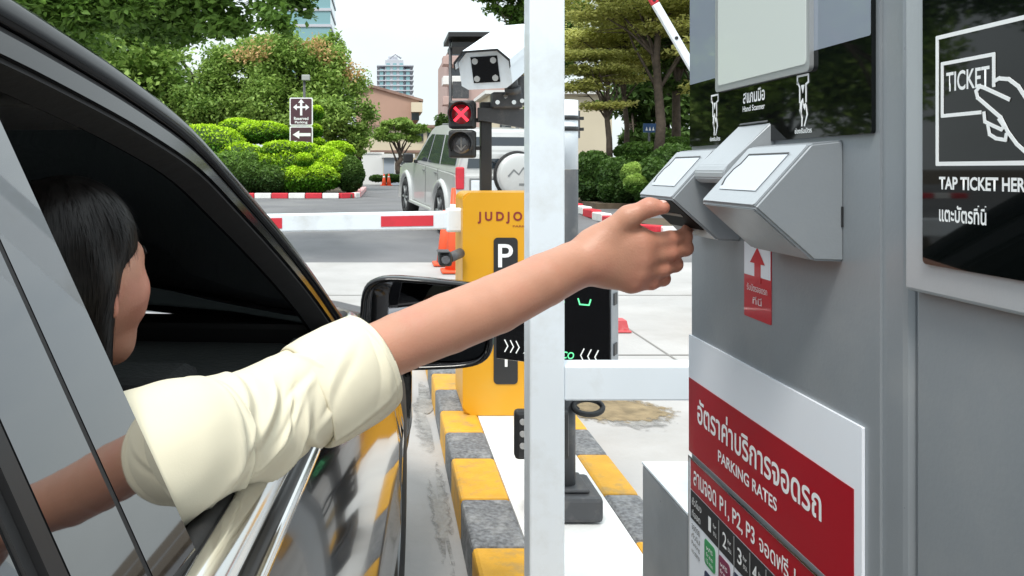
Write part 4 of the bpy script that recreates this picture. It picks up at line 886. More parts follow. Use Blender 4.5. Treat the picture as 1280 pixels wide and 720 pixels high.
for k, yc in enumerate((1.088, 1.042, .998, .957, .917)):
    text('lettering', str(k + 1), M['text_white'], b2, KM, -yc - .006, -yc + .003 + .003 * (k > 0), .757, .777, PT, .01)
    text('lettering', 'ชม.', M['text_white'], b2, KM, -yc + .010, -yc + .022, .758, .7635, PT); text('lettering', 'hr', M['text_white'], b2, KM, -yc + .010, -yc + .020, .768, .774, PT)
    mb = MB(); mb.box(-yc + .027, -yc + .0285, .31, .785, .0062, .0066); mb.build('rule', M['screen_frame'], b2, KM)
greenp = mat('cell_green', (.03, .30, .10), .4); navyp = mat('cell_navy', (.02, .03, .08), .4); purp = mat('cell_plum', (.20, .02, .07), .4)
mb = MB()
for yc, c, zt_, zb_ in ((1.090, greenp, .741, .706), (1.044, purp, .741, .700), (.999, navyp, .741, .70), (1.09, navyp, .697, .66), (1.044, greenp, .694, .66), (.957, purp, .741, .70)):
    cel = KR('price_cell', c, b2, yc + .018, yc - .018, zb_, zt_, .0004, .0060, .006)
    for k in range(3): text('lettering', ('ฟรี', 'free', '15 min')[k], M['text_white'], cel, KM, -yc - .011, -yc + .011, zt_ - .013 - k * .009, zt_ - .007 - k * .009, PT + .0002)
for k in range(4): text('lettering', ('จอดรถ', 'ทั่วไป', 'Parking', 'no stamp')[k], M['text_dark'], b2, KM, -1.153, -1.124, .733 - k * .012, .741 - k * .012, PT)

# second cabinet with the tap reader
kB = empty('tap_ticket_kiosk', (.655, .46, .154), 0, 'grey kiosk with black tap ticket here reader at the right edge', 'kiosk'); I = Matrix.Translation(-Vector(kB.location))
mb = MB(); mb.box(KX, .86, .25, .679, .21, 1.64, bev=.006, seg=2); part(mb.build('cabinet', M['grey_metal'], kB), I)
mb = MB(); mb.box(KX + .02, .84, .27, .66, .154, .212); part(mb.build('plinth', M['dark_grey'], kB), I)
mb = MB(); mb.box(.4385, .4502, .27, .6745, 1.149, 1.61, bev=.003); part(mb.build('reader_bezel', M['grey_light'], kB), I)
KM2 = frame_M((.4385, 0, 0), (0, -1, 0), (0, 0, 1)); X2 = .4385 - .003
rp = part(plate('reader_panel', M['kiosk_glass'], kB, KM2, .375, .415, .004, .003, -(.647 + .272) / 2, (1.174 + 1.589) / 2), I)
def kk(px, py): y = X2 * F / (px - CX); return (-y, H - (py - CY) / F * y)
mb = MB(); fr0, fr1 = kk(1172, 50.6), kk(1172, 206)
stroke(mb, [(fr0[0], 1.3535), (fr0[0], 1.2545), (-.50, 1.2545), (-.50, 1.3535), (fr0[0], 1.3535)], .0032, .0031, .0004)
c4 = [kk(1180, 81), kk(1178.5, 145), kk(1228, 137)]; tl_, bl_ = kk(1178.5, 80), kk(1178.5, 145); tr2 = kk(1243, 67)
stroke(mb, [(kk(1226, 137)[0], bl_[1]), (bl_[0], bl_[1]), (bl_[0], tl_[1]), (tr2[0], tl_[1]), (tr2[0], kk(1243, 107)[1])], .0028, .0032, .0004)
hand_ = [(1262, 124), (1232, 110), (1226, 108), (1221, 114), (1223, 122), (1252, 147), (1261, 165), (1272, 180), (1290, 196)]
stroke(mb, [kk(*p) for p in hand_], .0028, .0033, .0004)
stroke(mb, [kk(*p) for p in ((1243, 102), (1250, 98), (1262, 99), (1274, 108), (1285, 125), (1300, 150))], .0028, .0033, .0004)
stroke(mb, [kk(*p) for p in ((1231, 141), (1232, 152), (1240, 156), (1253, 162), (1256, 158), (1250, 149))], .0026, .0034, .0004)
stroke(mb, [kk(*p) for p in ((1236, 157), (1238, 168), (1246, 173), (1258, 175), (1259, 168))], .0026, .0034, .0004)
part(mb.build('pictogram', M['text_white'], kB, KM2), I)
t0, t1 = kk(1183, 95), kk(1237, 95)
part(text('lettering', 'TICKET', M['text_white'], kB, KM2, t0[0], t1[0], 1.310, 1.3250, .0031, .015), I)
part(text('lettering', 'TAP TICKET HERE', M['text_white'], kB, KM2, kk(1174, 228)[0], kk(1174, 228)[0] + .0895, 1.2345, 1.2445, .0031, .03), I)
part(text('lettering', 'แตะบัตรที่นี่', M['text_white'], kB, KM2, kk(1174, 265)[0], kk(1233, 265)[0], 1.2095, 1.2235, .0031, .02), I)

# low grey cabinet in front of the kiosk, towards the barrier
r_ = empty('low_cabinet', (.62, 1.29, .154), 0, 'low pale topped grey box standing against the far side of the kiosk', 'cabinet'); I = Matrix.Translation(-Vector(r_.location))
mb = MB(); mb.box(.449, .86, 1.182, 1.392, .156, .7375, bev=.004); part(mb.build('body', M['grey_metal'], r_), I)
mb = MB(); mb.box(.4485, .8605, 1.181, 1.3925, .738, .7425, bev=.001); part(mb.build('lid', M['white_metal'], r_), I)
# ================================================================== BLACK CAR (local x = outwards to the right, y = forwards, z = up)
M['car_paint'] = mat('car_paint', (.004, .004, .005), .10, coat=.3, ior=1.33)
M['rail_paint'] = mat('rail_paint', (.004, .004, .005), .14, ior=1.18)
M['frame_gloss'] = mat('frame_gloss', (.004, .004, .005), .12, ior=1.35)
M['pillar_gloss'] = mat('pillar_gloss', (.004, .004, .005), .025, coat=1, ior=2.2)
M['car_trim'] = mat('car_trim', (.012, .012, .013), .4)
M['tint_glass'] = mat('tint_glass', (.006, .007, .008), .02, coat=1, ior=2.2)
M['windscreen'] = glass_mat('windscreen', (.10, .115, .11))
M['cabin'] = mat('cabin', (.02, .02, .021), .7, bump=.3, bs=120)
M['cabin_grey'] = mat('cabin_grey', (.12, .12, .12), .6, bump=.2, bs=150)
M['seat'] = mat('seat', (.028, .026, .025), .6, bump=.3, bs=90)
M['mirror'] = mat('mirror', (.30, .30, .32), .02, metal=1)
M['lampglass'] = mat('lampglass', (.6, .62, .62), .08, coat=1)
SC = 1.25
car = empty('black_car', (-.075 * SC, 0, H - H * SC), R(-3.8), 'glossy black car at the left with its front window down and a driver reaching out', 'car')
car.scale = (SC, SC, SC)
VM = -.72                                   # the car's middle line
def interp(x, xs, ys): return float(np.interp(x, xs, ys))
def side_v(z, u):
    v = interp(z, [.36, .42, .50, .60, .70, .80, .88, .93, .965, 1.0], [-.07, -.03, -.008, .004, 0, -.008, -.024, -.042, -.062, -.082])
    if u > 2.15: v -= ((u - 2.15) / .45) ** 2 * .26
    if u < -.8: v -= ((-.8 - u) / .45) ** 2 * .16
    # flared wheel arches
    for uc in (1.80, -.40): v += .016 * math.exp(-((u - uc) / .32) ** 2) * math.exp(-((z - .6) / .22) ** 2)
    # sculpted crease along the doors
    v += .008 * math.exp(-((z - .74) / .03) ** 2)
    return v
def z_top(u): return interp(u, [-1.25, -1.15, -.98, -.9, 1.35, 1.5, 1.8, 2.1, 2.35, 2.55, 2.6], [.80, .93, .985, .965, .965, .955, .925, .88, .80, .66, .60])
def z_bot(u):
    z = interp(u, [-1.25, -1.0, -.8, 1.3, 2.1, 2.45, 2.6], [.46, .40, .38, .38, .38, .41, .45])
    for uc in (1.80, -.40):
        d = abs(u - uc)
        if d < .315: z = max(z, .52 + math.sqrt(.315 ** 2 - d ** 2))
    return z
US = [ -1.25 + .035 * i for i in range(111)]
def side_rows(sgn):
    rows = []
    for u in US:
        zb, zt = z_bot(u), z_top(u); r = []
        for k in range(15):
            z = zb + (zt - zb) * k / 14; v = side_v(z, u)
            if zt < .95: v -= .05 * max(0, (k - 10) / 4) ** 2
            r.append((v if sgn > 0 else 2 * VM - v, u, z))
        rows.append(r)
    return rows
mb = MB(); ra, rb = side_rows(1), side_rows(-1); mb.grid(ra); mb.grid(rb)
def deck(i0, i1, crown):
    rows = []
    for i in range(i0, i1):
        a, b_ = Vector(ra[i][-1]), Vector(rb[i][-1]); rows.append([tuple(a.lerp(b_, t / 12) + Vector((0, 0, crown * math.sin(math.pi * t / 12) + .02 * min(1, min(t, 12 - t) / 1.5)))) if 0 < t < 12 else tuple(a.lerp(b_, t / 12)) for t in range(13)])
    mb.grid(rows)
ih = next(i for i, u in enumerate(US) if u > 1.36); it = next(i for i, u in enumerate(US) if u > -1.0)
deck(ih, len(US), .04); deck(0, it, .03)
for i in (0, len(US) - 1):
    mb.grid([ra[i], [tuple(Vector(p).lerp(Vector(q), .5) + Vector((0, .06 if i else -.06, 0))) for p, q in zip(ra[i], rb[i])], rb[i]])
body = mb.build('body', M['car_paint'], car, merge=1e-4)
# underbody
mb = MB(); mb.box(2 * VM + .08, -.08, -1.1, 2.3, .38, .41); mb.build('underbody', M['car_trim'], car)
def WP(u, z, off=0): return Vector((-.06 - (z - .95) * .47 + off, u, z))
def WL(u, z, off=0): p = WP(u, z, off); return Vector((2 * VM - p.x, p.y, p.z))
OUT = [(1.46, .955), (1.352, .996), (1.27, 1.085), (1.186, 1.157), (1.062, 1.241), (.955, 1.304), (.82, 1.345), (.683, 1.374), (.55, 1.396), (.35, 1.418), (.1, 1.430), (-.15, 1.425), (-.38, 1.40), (-.58, 1.34), (-.75, 1.25), (-.90, 1.12), (-1.02, .97)]
def smooth_line(pts, n=4):
    P_ = [Vector(p) for p in pts]; o = []
    for i in range(len(P_) - 1):
        p0, p1, p2, p3 = P_[max(i - 1, 0)], P_[i], P_[i + 1], P_[min(i + 2, len(P_) - 1)]
        for k in range(n):
            t = k / n; o.append(.5 * ((2 * p1) + (p2 - p0) * t + (2 * p0 - 5 * p1 + 4 * p2 - p3) * t * t + (3 * p1 - p0 - 3 * p2 + p3) * t ** 3))
    o.append(P_[-1]); return o
OL = smooth_line(OUT)
def inset(line, d):
    o = []
    for i, p in enumerate(line):
        a, b_ = line[max(i - 1, 0)], line[min(i + 1, len(line) - 1)]; t = (b_ - a).normalized(); nn = Vector((-t.y, t.x))
        if nn.y > 0: nn = -nn
        o.append(p + nn * d)
    return o
def band(name, m, d0, d1, W, off0, th, par=car, rng_=None):
    A, B = inset(OL, d0), inset(OL, d1); sgn = 1 if W is WP else -1
    if rng_: A, B = A[rng_[0]:rng_[1]], B[rng_[0]:rng_[1]]
    A = [W(p.x, p.y, off0) for p in A]; B = [W(p.x, p.y, off0) for p in B]; T = Vector((-th * sgn, 0, -th * .3))
    return strip(name, m, par, A, B, T)
for W in (WP, WL):
    mbp = MB(); sg_ = 1 if W is WP else -1
    # rounded roof rail / A pillar: rows across the section
    rows = []
    for k, (d, off) in enumerate([(-.004, -.05), (-.006, -.010), (-.003, -.001), (.003, .002), (.014, .0025), (.028, .002), (.030, -.006), (.030, -.05)]):
        rows.append([W(p.x, p.y, off) for p in inset(OL, d)])
    mbp.grid(rows); mbp.build('roof_rail', M['rail_paint'], car)
    band('drip_seal', M['rubber'], .031, .036, W, -.004, .03)
    band('window_frame', M['frame_gloss'], .037, .058, W, -.002, .04)
    band('frame_seal', M['rubber'], .0585, .064, W, -.007, .03)
# roof skin, windscreen, rear window
rl = inset(OL, -.004); roofpts = [p for p in rl if -.62 < p.x < .84]
def cross(p, crown, n=14, fwd=0):
    a, b_ = WP(p.x, p.y, -.05), WL(p.x, p.y, -.05)
    return [a.lerp(b_, t / n) + Vector((0, fwd * math.sin(math.pi * t / n), crown * math.sin(math.pi * t / n))) for t in range(n + 1)]
mb = MB(); mb.grid([cross(p, .045) for p in roofpts]); mb.build('roof', M['car_paint'], car)
mb = MB(); mb.grid([[q + Vector((0, 0, -.035)) for q in cross(p, .045)] for p in roofpts]); mb.build('headliner', M['cabin'], car)
ws = [p for p in rl if p.x >= .80]
mb = MB(); mb.grid([cross(p, .045 * (1 - i / len(ws[::-1])) , 14, .10 * (i + 1) / len(ws)) for i, p in enumerate(ws[::-1][::-1][::-1])][::1]); mb.build('windscreen', M['windscreen'], car)
rw = [p for p in rl if p.x <= -.58]
mb = MB(); mb.grid([cross(p, .03, 14, -.08) for p in rw]); mb.build('rear_window', M['tint_glass'], car)
# B pillar: two glossy covers, seals, rear glass, rear door frame strip
def ztopin(u, d=.064):
    ln_ = inset(OL, d); xs = [p.x for p in ln_][::-1]; ys = [p.y for p in ln_][::-1]; return float(np.interp(u, xs, ys))
def wpanel(name, m, u0, u1, z0, off, th, W=WP, n=10, dtop=.064, par=car, bow=0):
    A = []; B = []
    for k in range(n + 1):
        u = u0 + (u1 - u0) * k / n; o_ = off + bow * (u - u0); A.append(W(u, z0, o_ if W is WP else -o_)); B.append(W(u, ztopin(u, dtop), o_ if W is WP else -o_))
    return strip(name, m, par, A, B, Vector((-th if W is WP else th, 0, -th * .4)))
for W in (WP, WL):
    wpanel('pillar_cover', M['pillar_gloss'], .465, .522, .995, -.003, .03, W, bow=.045)
    wpanel('pillar_seal', M['rubber'], .4575, .4645, .995, -.0035, .03, W)
    wpanel('pillar_cover', M['pillar_gloss'], .394, .457, .995, -.0025, .03, W, bow=.015)
    wpanel('frame_strip', M['rubber'], .388, .3935, .995, -.004, .03, W)
    wpanel('frame_strip', M['car_trim'], .374, .3875, .995, .001, .03, W)
    wpanel('frame_strip', M['rubber'], .366, .3735, .995, -.004, .03, W)
    wpanel('rear_side_window', M['tint_glass'], -.28, .3655, .995, -.006, .004, W, 16)
    wpanel('frame_strip', M['car_trim'], -.315, -.2805, .995, -.001, .03, W)
    wpanel('quarter_window', M['tint_glass'], -.82, -.3155, .995, -.006, .004, W, 20)
wpanel('front_side_window', M['tint_glass'], .523, 1.30, .995, -.006, .004, WL, 24)
# pillar inner trim
mb = MB(); mb.box(-.30, -.14, .40, .50, .98, 1.33, bev=.02); M_ = Matrix(); 
mb = MB(); rows = [[WP(u, z, -.035) for z in (.95, 1.1, 1.25, 1.36)] for u in (.38, .42, .50, .525)]; mb.grid(rows); mb.build('pillar_trim', M['cabin_grey'], car)
# belt line: seal, wide chrome, groove, thin chrome strips
def rail(name, m, prof, u0, u1, n=40, par=car):
    mb = MB(); rows = []
    for k in range(n + 1):
        u = u0 + (u1 - u0) * k / n; rows.append([(x, u, z) for x, z in prof] )
    mb.grid(rows, smooth=True, closeu=True); mb.poly([(x, u0, z) for x, z in prof]); mb.poly([(x, u1, z) for x, z in prof]); return mb.build(name, m, par, merge=1e-6)
for (a, b_) in ((-.90, .459), (.463, 1.40)):
    rail('belt_seal', M['rubber'], [(-.100, .985), (-.100, 1.0), (-.088, 1.003), (-.083, .999), (-.083, .985)], a, b_)
    rail('chrome_strip', M['chrome'], [(-.0825, .985), (-.0825, .999), (-.078, 1.001), (-.070, .998), (-.062, .990), (-.058, .981), (-.058, .974), (-.07, .972)], a, b_)
    rail('belt_groove', M['car_trim'], [(-.07, .966), (-.0575, .9735), (-.0525, .9685), (-.0525, .960), (-.07, .955)], a, b_)
    rail('chrome_strip', M['chrome'], [(-.0565, .958), (-.0525, .9665), (-.048, .964), (-.046, .958), (-.050, .953)], a, b_)
# inner sill, door card, seats, dash
rail('door_card', M['cabin_grey'], [(-.101, .99), (-.150, .985), (-.175, .95), (-.165, .60), (-.20, .40), (-.12, .42), (-.10, .5)], -.8, 1.25)
mb = MB(); mb.box(-.21, -.15, .55, .95, .66, .72, bev=.015); mb.build('armrest', M['cabin'], car)
rail('door_card', M['cabin'], [(2 * VM + .101, .99), (2 * VM + .15, .985), (2 * VM + .17, .5), (2 * VM + .1, .45)], -.8, 1.25)
mb = MB(); mb.box(2 * VM + .14, -.14, 1.02, 1.40, .66, .955, bev=.05, seg=3); mb.box(-.62, -.25, .98, 1.10, .93, .985, bev=.02); mb.build('dashboard', M['cabin'], car)
mb = MB(); mb.box(2 * VM + .10, -.115, 1.39, 1.475, .93, .982, bev=.012); mb.build('cowl', M['car_trim'], car)
mb = MB(); mb.box(-.80, -.64, .3, 1.05, .45, .70, bev=.04); mb.build('centre_console', M['cabin'], car)
mb = MB(); mb.box(2 * VM + .12, -.12, -.8, 1.4, .41, .44); mb.build('cabin_floor', M['cabin'], car)
mb = MB(); mb.box(2 * VM + .13, -.13, 1.36, 1.40, .44, .93); mb.box(2 * VM + .13, -.13, -.9, -.8, .44, .94); mb.build('bulkhead', M['cabin'], car)
st_ = MB(); st_.tube([(-.40 + .15 * math.cos(a * math.pi / 16), .90 + .05 * math.sin(a * math.pi / 16), .84 + .14 * math.sin(a * math.pi / 16)) for a in range(32)], .014, 10, closed=True)
st_.cyl((-.40, 1.02, .84), (-.40, .90, .84), .04); st_.box(-.54, -.26, .89, .905, .825, .855, bev=.008); st_.build('steering_wheel', M['cabin'], car)
for sx in (-.40, -1.04):
    sroot = MB(); sroot.box(sx - .19, sx + .19, .14, .58, .50, .64, bev=.05, seg=3); stt = sroot.build('seat', M['seat'], car)
    b2_ = MB(); b2_.box(-.18, .18, -.055, .055, 0, .46, bev=.045, seg=3); b2_.build('backrest', M['seat'], stt, Matrix.Translation((sx, .13, .62)) @ Matrix.Rotation(R(14), 4, 'X'))
    b2_ = MB(); b2_.box(-.10, .10, -.04, .04, .48, .62, bev=.035, seg=3); b2_.build('headrest', M['seat'], stt, Matrix.Translation((sx, .13, .62)) @ Matrix.Rotation(R(14), 4, 'X'))
mb = MB(); mb.box(-1.2, -.24, -.62, -.25, .5, .64, bev=.05); mb.box(-1.2, -.24, -.72, -.58, .6, 1.02, bev=.05); mb.build('rear_bench', M['seat'], car)
mb = MB(); mb.ball((VM, .82, 1.30), (.11, .02, .035), 12); mb.build('rear_view_mirror', M['cabin'], car)
mb = MB(); mb.box(-.60, -.30, .62, .78, 1.325, 1.34, bev=.006); mb.build('sun_visor', M['cabin_grey'], car, Matrix.Rotation(R(-6), 4, 'X') @ Matrix.Translation((0, .0, .06)))
# wheels
def wheel(x, y, sg_):
    o = MB(); r_ = .27; prof = [(.19, .0), (.205, -.008), (.245, -.010), (.265, -.004), (.27, .015), (.27, .15), (.265, .165), (.245, .17), (.19, .165)]
    rows = [[(-sg_ * w_, rr * math.cos(a * math.pi / 20), rr * math.sin(a * math.pi / 20)) for rr, w_ in prof] for a in range(41)]
    o.grid(rows); TM = Matrix.Translation((x, y, .25 + r_)); ty = o.build('tyre', M['rubber'], None, TM); 
    rm = MB(); rm.cyl((-sg_ * .10, 0, 0), (-sg_ * .12, 0, 0), .19, n=32); rm.cyl((-sg_ * .0, 0, 0), (-sg_ * .1, 0, 0), .05, n=16)
    for k in range(5):
        a = k * 2 * math.pi / 5; c_, s_ = math.cos(a), math.sin(a); t_ = MB(); 
        rm.poly([(-sg_ * .015, c_ * .04 - s_ * .03, s_ * .04 + c_ * .03), (-sg_ * .03, c_ * .19 - s_ * .02, s_ * .19 + c_ * .02), (-sg_ * .03, c_ * .19 + s_ * .02, s_ * .19 - c_ * .02), (-sg_ * .015, c_ * .04 + s_ * .03, s_ * .04 - c_ * .03)], (-sg_ * .03, 0, 0))
    rm.grid([[(-sg_ * w_, .19 * math.cos(a * math.pi / 20), .19 * math.sin(a * math.pi / 20)) for w_ in (.0, .16)] for a in range(41)])
    wh = rm.build('rim', mat('rimgrey', (.35, .36, .37), .3, metal=.8), None, TM)
    w0 = empty('wheel', (0, 0, 0)); w0.parent = car; ty.parent = w0; wh.parent = w0
for x, s_ in ((-.012, 1), (2 * VM + .012, -1)):
    for y in (1.80, -.40): wheel(x, y, s_)
mb = MB(); 
for x in (-.13, 2 * VM + .13):
    for y in (1.80, -.40): mb.cyl((x - .08 if x > -1 else x + .05, y, .52), (x - .05 if x > -1 else x + .08, y, .52), .31, n=24)
mb.build('wheel_well', M['car_trim'], car)
# lamps, grille, plate holder at the ends
for sgn in (1, -1):
    cx_ = -.24 if sgn > 0 else 2 * VM + .24
    mb = MB(); mb.ball((cx_, 2.42, .74), (.11, .12, .05), 12); mb.build('headlight', M['lampglass'], car)
    mb = MB(); mb.ball((cx_, -1.22, .86), (.10, .08, .05), 12); mb.build('tail_light', M['paint_red'], car)
mb = MB(); mb.box(VM - .34, VM + .34, 2.60, 2.665, .52, .66, bev=.02); mb.build('grille', M['car_trim'], car)
mb = MB(); mb.box(VM - .14, VM + .14, -1.325, -1.305, .62, .70, bev=.005); mb.build('number_plate', M['white_metal'], car)
# door handles
for (u, sg_) in ((.58, 1), (-.16, 1), (.58, -1), (-.16, -1)):
    x = side_v(.86, u) + .012; x = x if sg_ > 0 else 2 * VM - x
    mb = MB(); mb.tube([(x - .02 * sg_, u - .11, .86), (x + .012 * sg_, u - .08, .862), (x + .02 * sg_, u, .864), (x + .012 * sg_, u + .08, .862), (x - .02 * sg_, u + .11, .86)], [.008, .013, .014, .013, .008], 10); mb.build('door_handle', M['chrome'], car)
# door mirror: rounded shell, glass towards the viewer
def car_local(p): return Matrix.Rotation(R(3.8), 4, 'Z') @ ((Vector(p) - Vector((-.075 * SC, 0, H - H * SC))) / SC)
def door_mirror(W, H_, c, yaw, sgn):
    MM = Matrix.Translation(c) @ Matrix.Rotation(yaw, 4, 'Z')
    rows = []; n = 40
    def ring(w_, h_, y, skew=0):
        r = []
        for k in range(n):
            a = 2 * math.pi * k / n; ca, sa = math.cos(a), math.sin(a); e = .42
            x = w_ * abs(ca) ** e * (1 if ca > 0 else -1); z = h_ * abs(sa) ** e * (1 if sa > 0 else -1)
            z *= 1 - .10 * sgn * (x / w_); x += .05 * z
            r.append((x, y, z))
        return r
    for (s_, y) in ((.905, .065), (.905, .010), (.945, 0), (1.0, .002), (1.02, .015), (1.0, .045), (.90, .085), (.68, .112), (.3, .125)): rows.append(ring(W / 2 * s_, H_ / 2 * s_, y))
    mb = MB(); mb.grid(rows, closeu=True); mb.poly(rows[-1]); mb.poly(rows[0]); o = mb.build('door_mirror', M['car_paint'], car, MM)
    mb = MB(); mb.poly([(x, .031 - .26 * sgn * x + .03 * z, z) for x, y, z in ring(W / 2 * .90, H_ / 2 * .88, 0)]); mb.build('glass', M['mirror'], o, MM)
    mb = MB(); mb.tube([(-W * .42 * sgn, .05, -H_ * .30), (-W * .55 * sgn, .04, -H_ * .36), (-W * .75 * sgn, .02, -H_ * .38)], [.028, .024, .03], 12); mb.build('mount', M['car_trim'], o, MM)
    return o
c = car_local(P(532, 407, 1.65)); door_mirror(.222, .148, c, R(3.8 - 8), 1)
c2 = Vector((2 * VM - c.x, c.y, c.z)); door_mirror(.222, .148, c2, R(10), -1)
# ================================================================== SILVER SUV
M['silver'] = mat('silver', (.58, .59, .585), .32, metal=.25, coat=.5, var=.03, vs=2, dirt=(.3, .29, .27), dv=.3, ds=2)
M['silver_dark'] = mat('silver_dark', (.22, .23, .235), .4, metal=.4)
ox = P(550, 0, 13.2).x
suv = empty('silver_suv', (ox + .84, 13.2, gz(13.2) + .01), R(7.0), 'silver off road car with a covered spare wheel on its back door', 'car')
suv.rotation_euler = (R(3.1), 0, R(10.5))
# local: x right, y forwards, z up; rear axle at y = 0, half width .86
Wd = .86
lo = [(-.86, .45), (-.88, .62), (-.86, .98), (-.80, 1.02), (2.05, 1.06), (2.2, 1.06), (3.0, .99), (3.3, .93), (3.38, .75), (3.36, .42), (3.2, .36)]
def arch(cy, r, n=10): return [(cy + r * math.cos(math.pi * k / n), .36 + r * math.sin(math.pi * k / n)) for k in range(n + 1)]
prof = lo + [(3.12, .36)] + arch(2.68, .44) + [(2.2, .34), (.5, .34)] + arch(0, .44) + [(-.5, .36), (-.8, .40)]
mb = MB(); mb.poly([(-Wd, y, z) for y, z in prof], (2 * Wd, 0, 0)); bmesh.ops.bevel(mb.b, geom=[e for e in mb.b.edges if abs(e.verts[0].co.x - e.verts[1].co.x) < .01], offset=.03, segments=2, affect='EDGES')
mb.build('body', M['silver'], suv)
# greenhouse with tumblehome
def gh(y, z): return Wd - .02 - max(0, z - 1.04) * .28
top = [(-.80, 1.02), (-.76, 1.35), (-.66, 1.66), (-.5, 1.70), (.8, 1.73), (1.25, 1.70), (1.45, 1.62), (2.12, 1.07)]
mb = MB(); L_ = [Vector((-gh(y, z), y, z)) for y, z in top]; R_ = [Vector((gh(y, z), y, z)) for y, z in top]
mb.grid([L_, R_], smooth=False); mb.poly(L_); mb.poly(R_); bmesh.ops.remove_doubles(mb.b, verts=mb.b.verts, dist=1e-5); bmesh.ops.bevel(mb.b, geom=[e for e in mb.b.edges if e.is_valid and len(e.link_faces) == 2 and not (abs(e.verts[0].co.z - 1.05) < .04 and abs(e.verts[1].co.z - 1.05) < .04)], offset=.035, segments=2, affect='EDGES')
mb.build('cabin', M['silver'], suv)
def sidewin(pts, sg_, name='window', m=None, off=.012):
    mb = MB(); mb.poly([(sg_ * (gh(y, z) + off), y, z) for y, z in pts], (-sg_ * .014, 0, 0)); return mb.build(name, m or M['window'], suv)
for sg_ in (-1, 1):
    sidewin([(1.13, 1.12), (1.93, 1.12), (1.46, 1.52), (1.30, 1.60), (1.13, 1.60)], sg_)
    sidewin([(.28, 1.12), (1.05, 1.12), (1.05, 1.60), (.45, 1.60)], sg_)
    sidewin([(-.68, 1.14), (.18, 1.12), (.34, 1.60), (-.58, 1.58)], sg_)
    for cy in (0, 2.68):
        mb = MB(); rows = []
        for k in range(13):
            a = math.pi * (k / 12) * 1.06 - .09; rows.append([(sg_ * (Wd - .01), cy + .44 * math.cos(a), .36 + .44 * math.sin(a)), (sg_ * (Wd + .045), cy + .45 * math.cos(a), .36 + .45 * math.sin(a)), (sg_ * (Wd + .05), cy + .50 * math.cos(a), .36 + .50 * math.sin(a)), (sg_ * (Wd - .01), cy + .54 * math.cos(a), .36 + .54 * math.sin(a))])
        mb.grid(rows); mb.build('fender_flare', M['silver'], suv)
    mb = MB(); mb.box(sg_ * Wd - .06, sg_ * Wd + .06, .48, 2.2, .30, .36, bev=.02); mb.build('side_step', M['silver'], suv)
    mb = MB(); mb.box(sg_ * (Wd + .01) - .012, sg_ * (Wd + .01) + .012, 1.15, 1.27, .95, .98, bev=.008); mb.box(sg_ * (Wd + .01) - .012, sg_ * (Wd + .01) + .012, .30, .42, .95, .98, bev=.008); mb.build('door_handle', M['silver_dark'], suv)
    mb = MB(); 
    for y in (1.09, .22): mb.box(sg_ * (Wd + .001) - .002, sg_ * (Wd + .001) + .002, y - .006, y + .006, .40, 1.04)
    mb.build('door_gap', M['black'], suv)
    mb = MB(); mb.box(sg_ * (Wd + .13) - .10, sg_ * (Wd + .13) + .08, 1.84, 1.95, 1.06, 1.24, bev=.035, seg=3); mb.box(sg_ * (Wd - .02) - .05, sg_ * (Wd - .02) + .05, 1.86, 1.93, 1.06, 1.12, bev=.01); mb.build('side_mirror', M['black'], suv)
    mb = MB(); mb.box(sg_ * .55 - .018, sg_ * .55 + .018, -.4, 1.1, 1.76, 1.79, bev=.01)
    for y in (-.35, .35, 1.05): mb.box(sg_ * .55 - .02, sg_ * .55 + .02, y - .03, y + .03, 1.70, 1.765)
    mb.build('roof_rack', M['silver_dark'], suv)
    mb = MB(); mb.box(sg_ * (Wd - .07) - .06, sg_ * (Wd - .07) + .065, -.895, -.80, .78, 1.12, bev=.02); mb.build('tail_light', M['paint_red'], suv)
    for y in (0, 2.68):
        wh = MB(); rows = [[(sg_ * (Wd + .03) - sg_ * w_, y + rr * math.cos(a * math.pi / 18), .36 + rr * math.sin(a * math.pi / 18)) for rr, w_ in ((.24, .02), (.26, 0), (.33, .0), (.36, .03), (.36, .20), (.33, .23), (.24, .22))] for a in range(37)]
        wh.grid(rows); t_ = wh.build('tyre', M['rubber'], None); rm = MB(); rm.cyl((sg_ * (Wd - .0), y, .36), (sg_ * (Wd - .04), y, .36), .245, n=28)
        for k in range(6):
            a = k * math.pi / 3; rm.cyl((sg_ * (Wd + .012), y + .03 * math.cos(a), .36 + .03 * math.sin(a)), (sg_ * (Wd + .008), y + .235 * math.cos(a), .36 + .235 * math.sin(a)), .026, n=8)
        rm.cyl((sg_ * Wd, y, .36), (sg_ * (Wd + .03), y, .36), .05, n=14); rr_ = rm.build('rim', M['silver_dark'], None)
        w0 = empty('wheel', (0, 0, 0)); w0.parent = suv; t_.parent = w0; rr_.parent = w0
mb = MB(); mb.box(-Wd - .02, Wd + .02, -1.0, -.80, .40, .58, bev=.04, seg=3); mb.build('rear_bumper', M['silver'], suv)
mb = MB(); mb.box(-Wd + .06, Wd - .06, 3.3, 3.45, .38, .6, bev=.04); mb.build('front_bumper', M['silver'], suv)
yb = lambda z: -.80 + (z - 1.02) * .12 if z < 1.35 else -.76 + (z - 1.35) * .32
mb = MB(); mb.poly([(-.66, yb(1.10) - .014, 1.10), (.66, yb(1.10) - .014, 1.10), (.58, yb(1.58) - .014, 1.58), (-.58, yb(1.58) - .014, 1.58)], (0, .02, 0)); rwn = mb.build('rear_window', M['window'], suv)
mb = MB(); mb.tube([(-.1, yb(1.14) - .04, 1.12), (-.45, yb(1.3) - .03, 1.3)], .01, 6); mb.build('wiper', M['black'], rwn)
mb = MB(); mb.box(-.62, -.20, -.90, -.882, .72, .92, bev=.008); npl = mb.build('number_plate', M['white_metal'], suv)
text('lettering', 'กข 1234', M['text_dark'], npl, frame_M((-.41, -.9005, .82), (1, 0, 0), (0, 0, 1)), -.17, .17, -.05, .06, .001, .01) if False else None
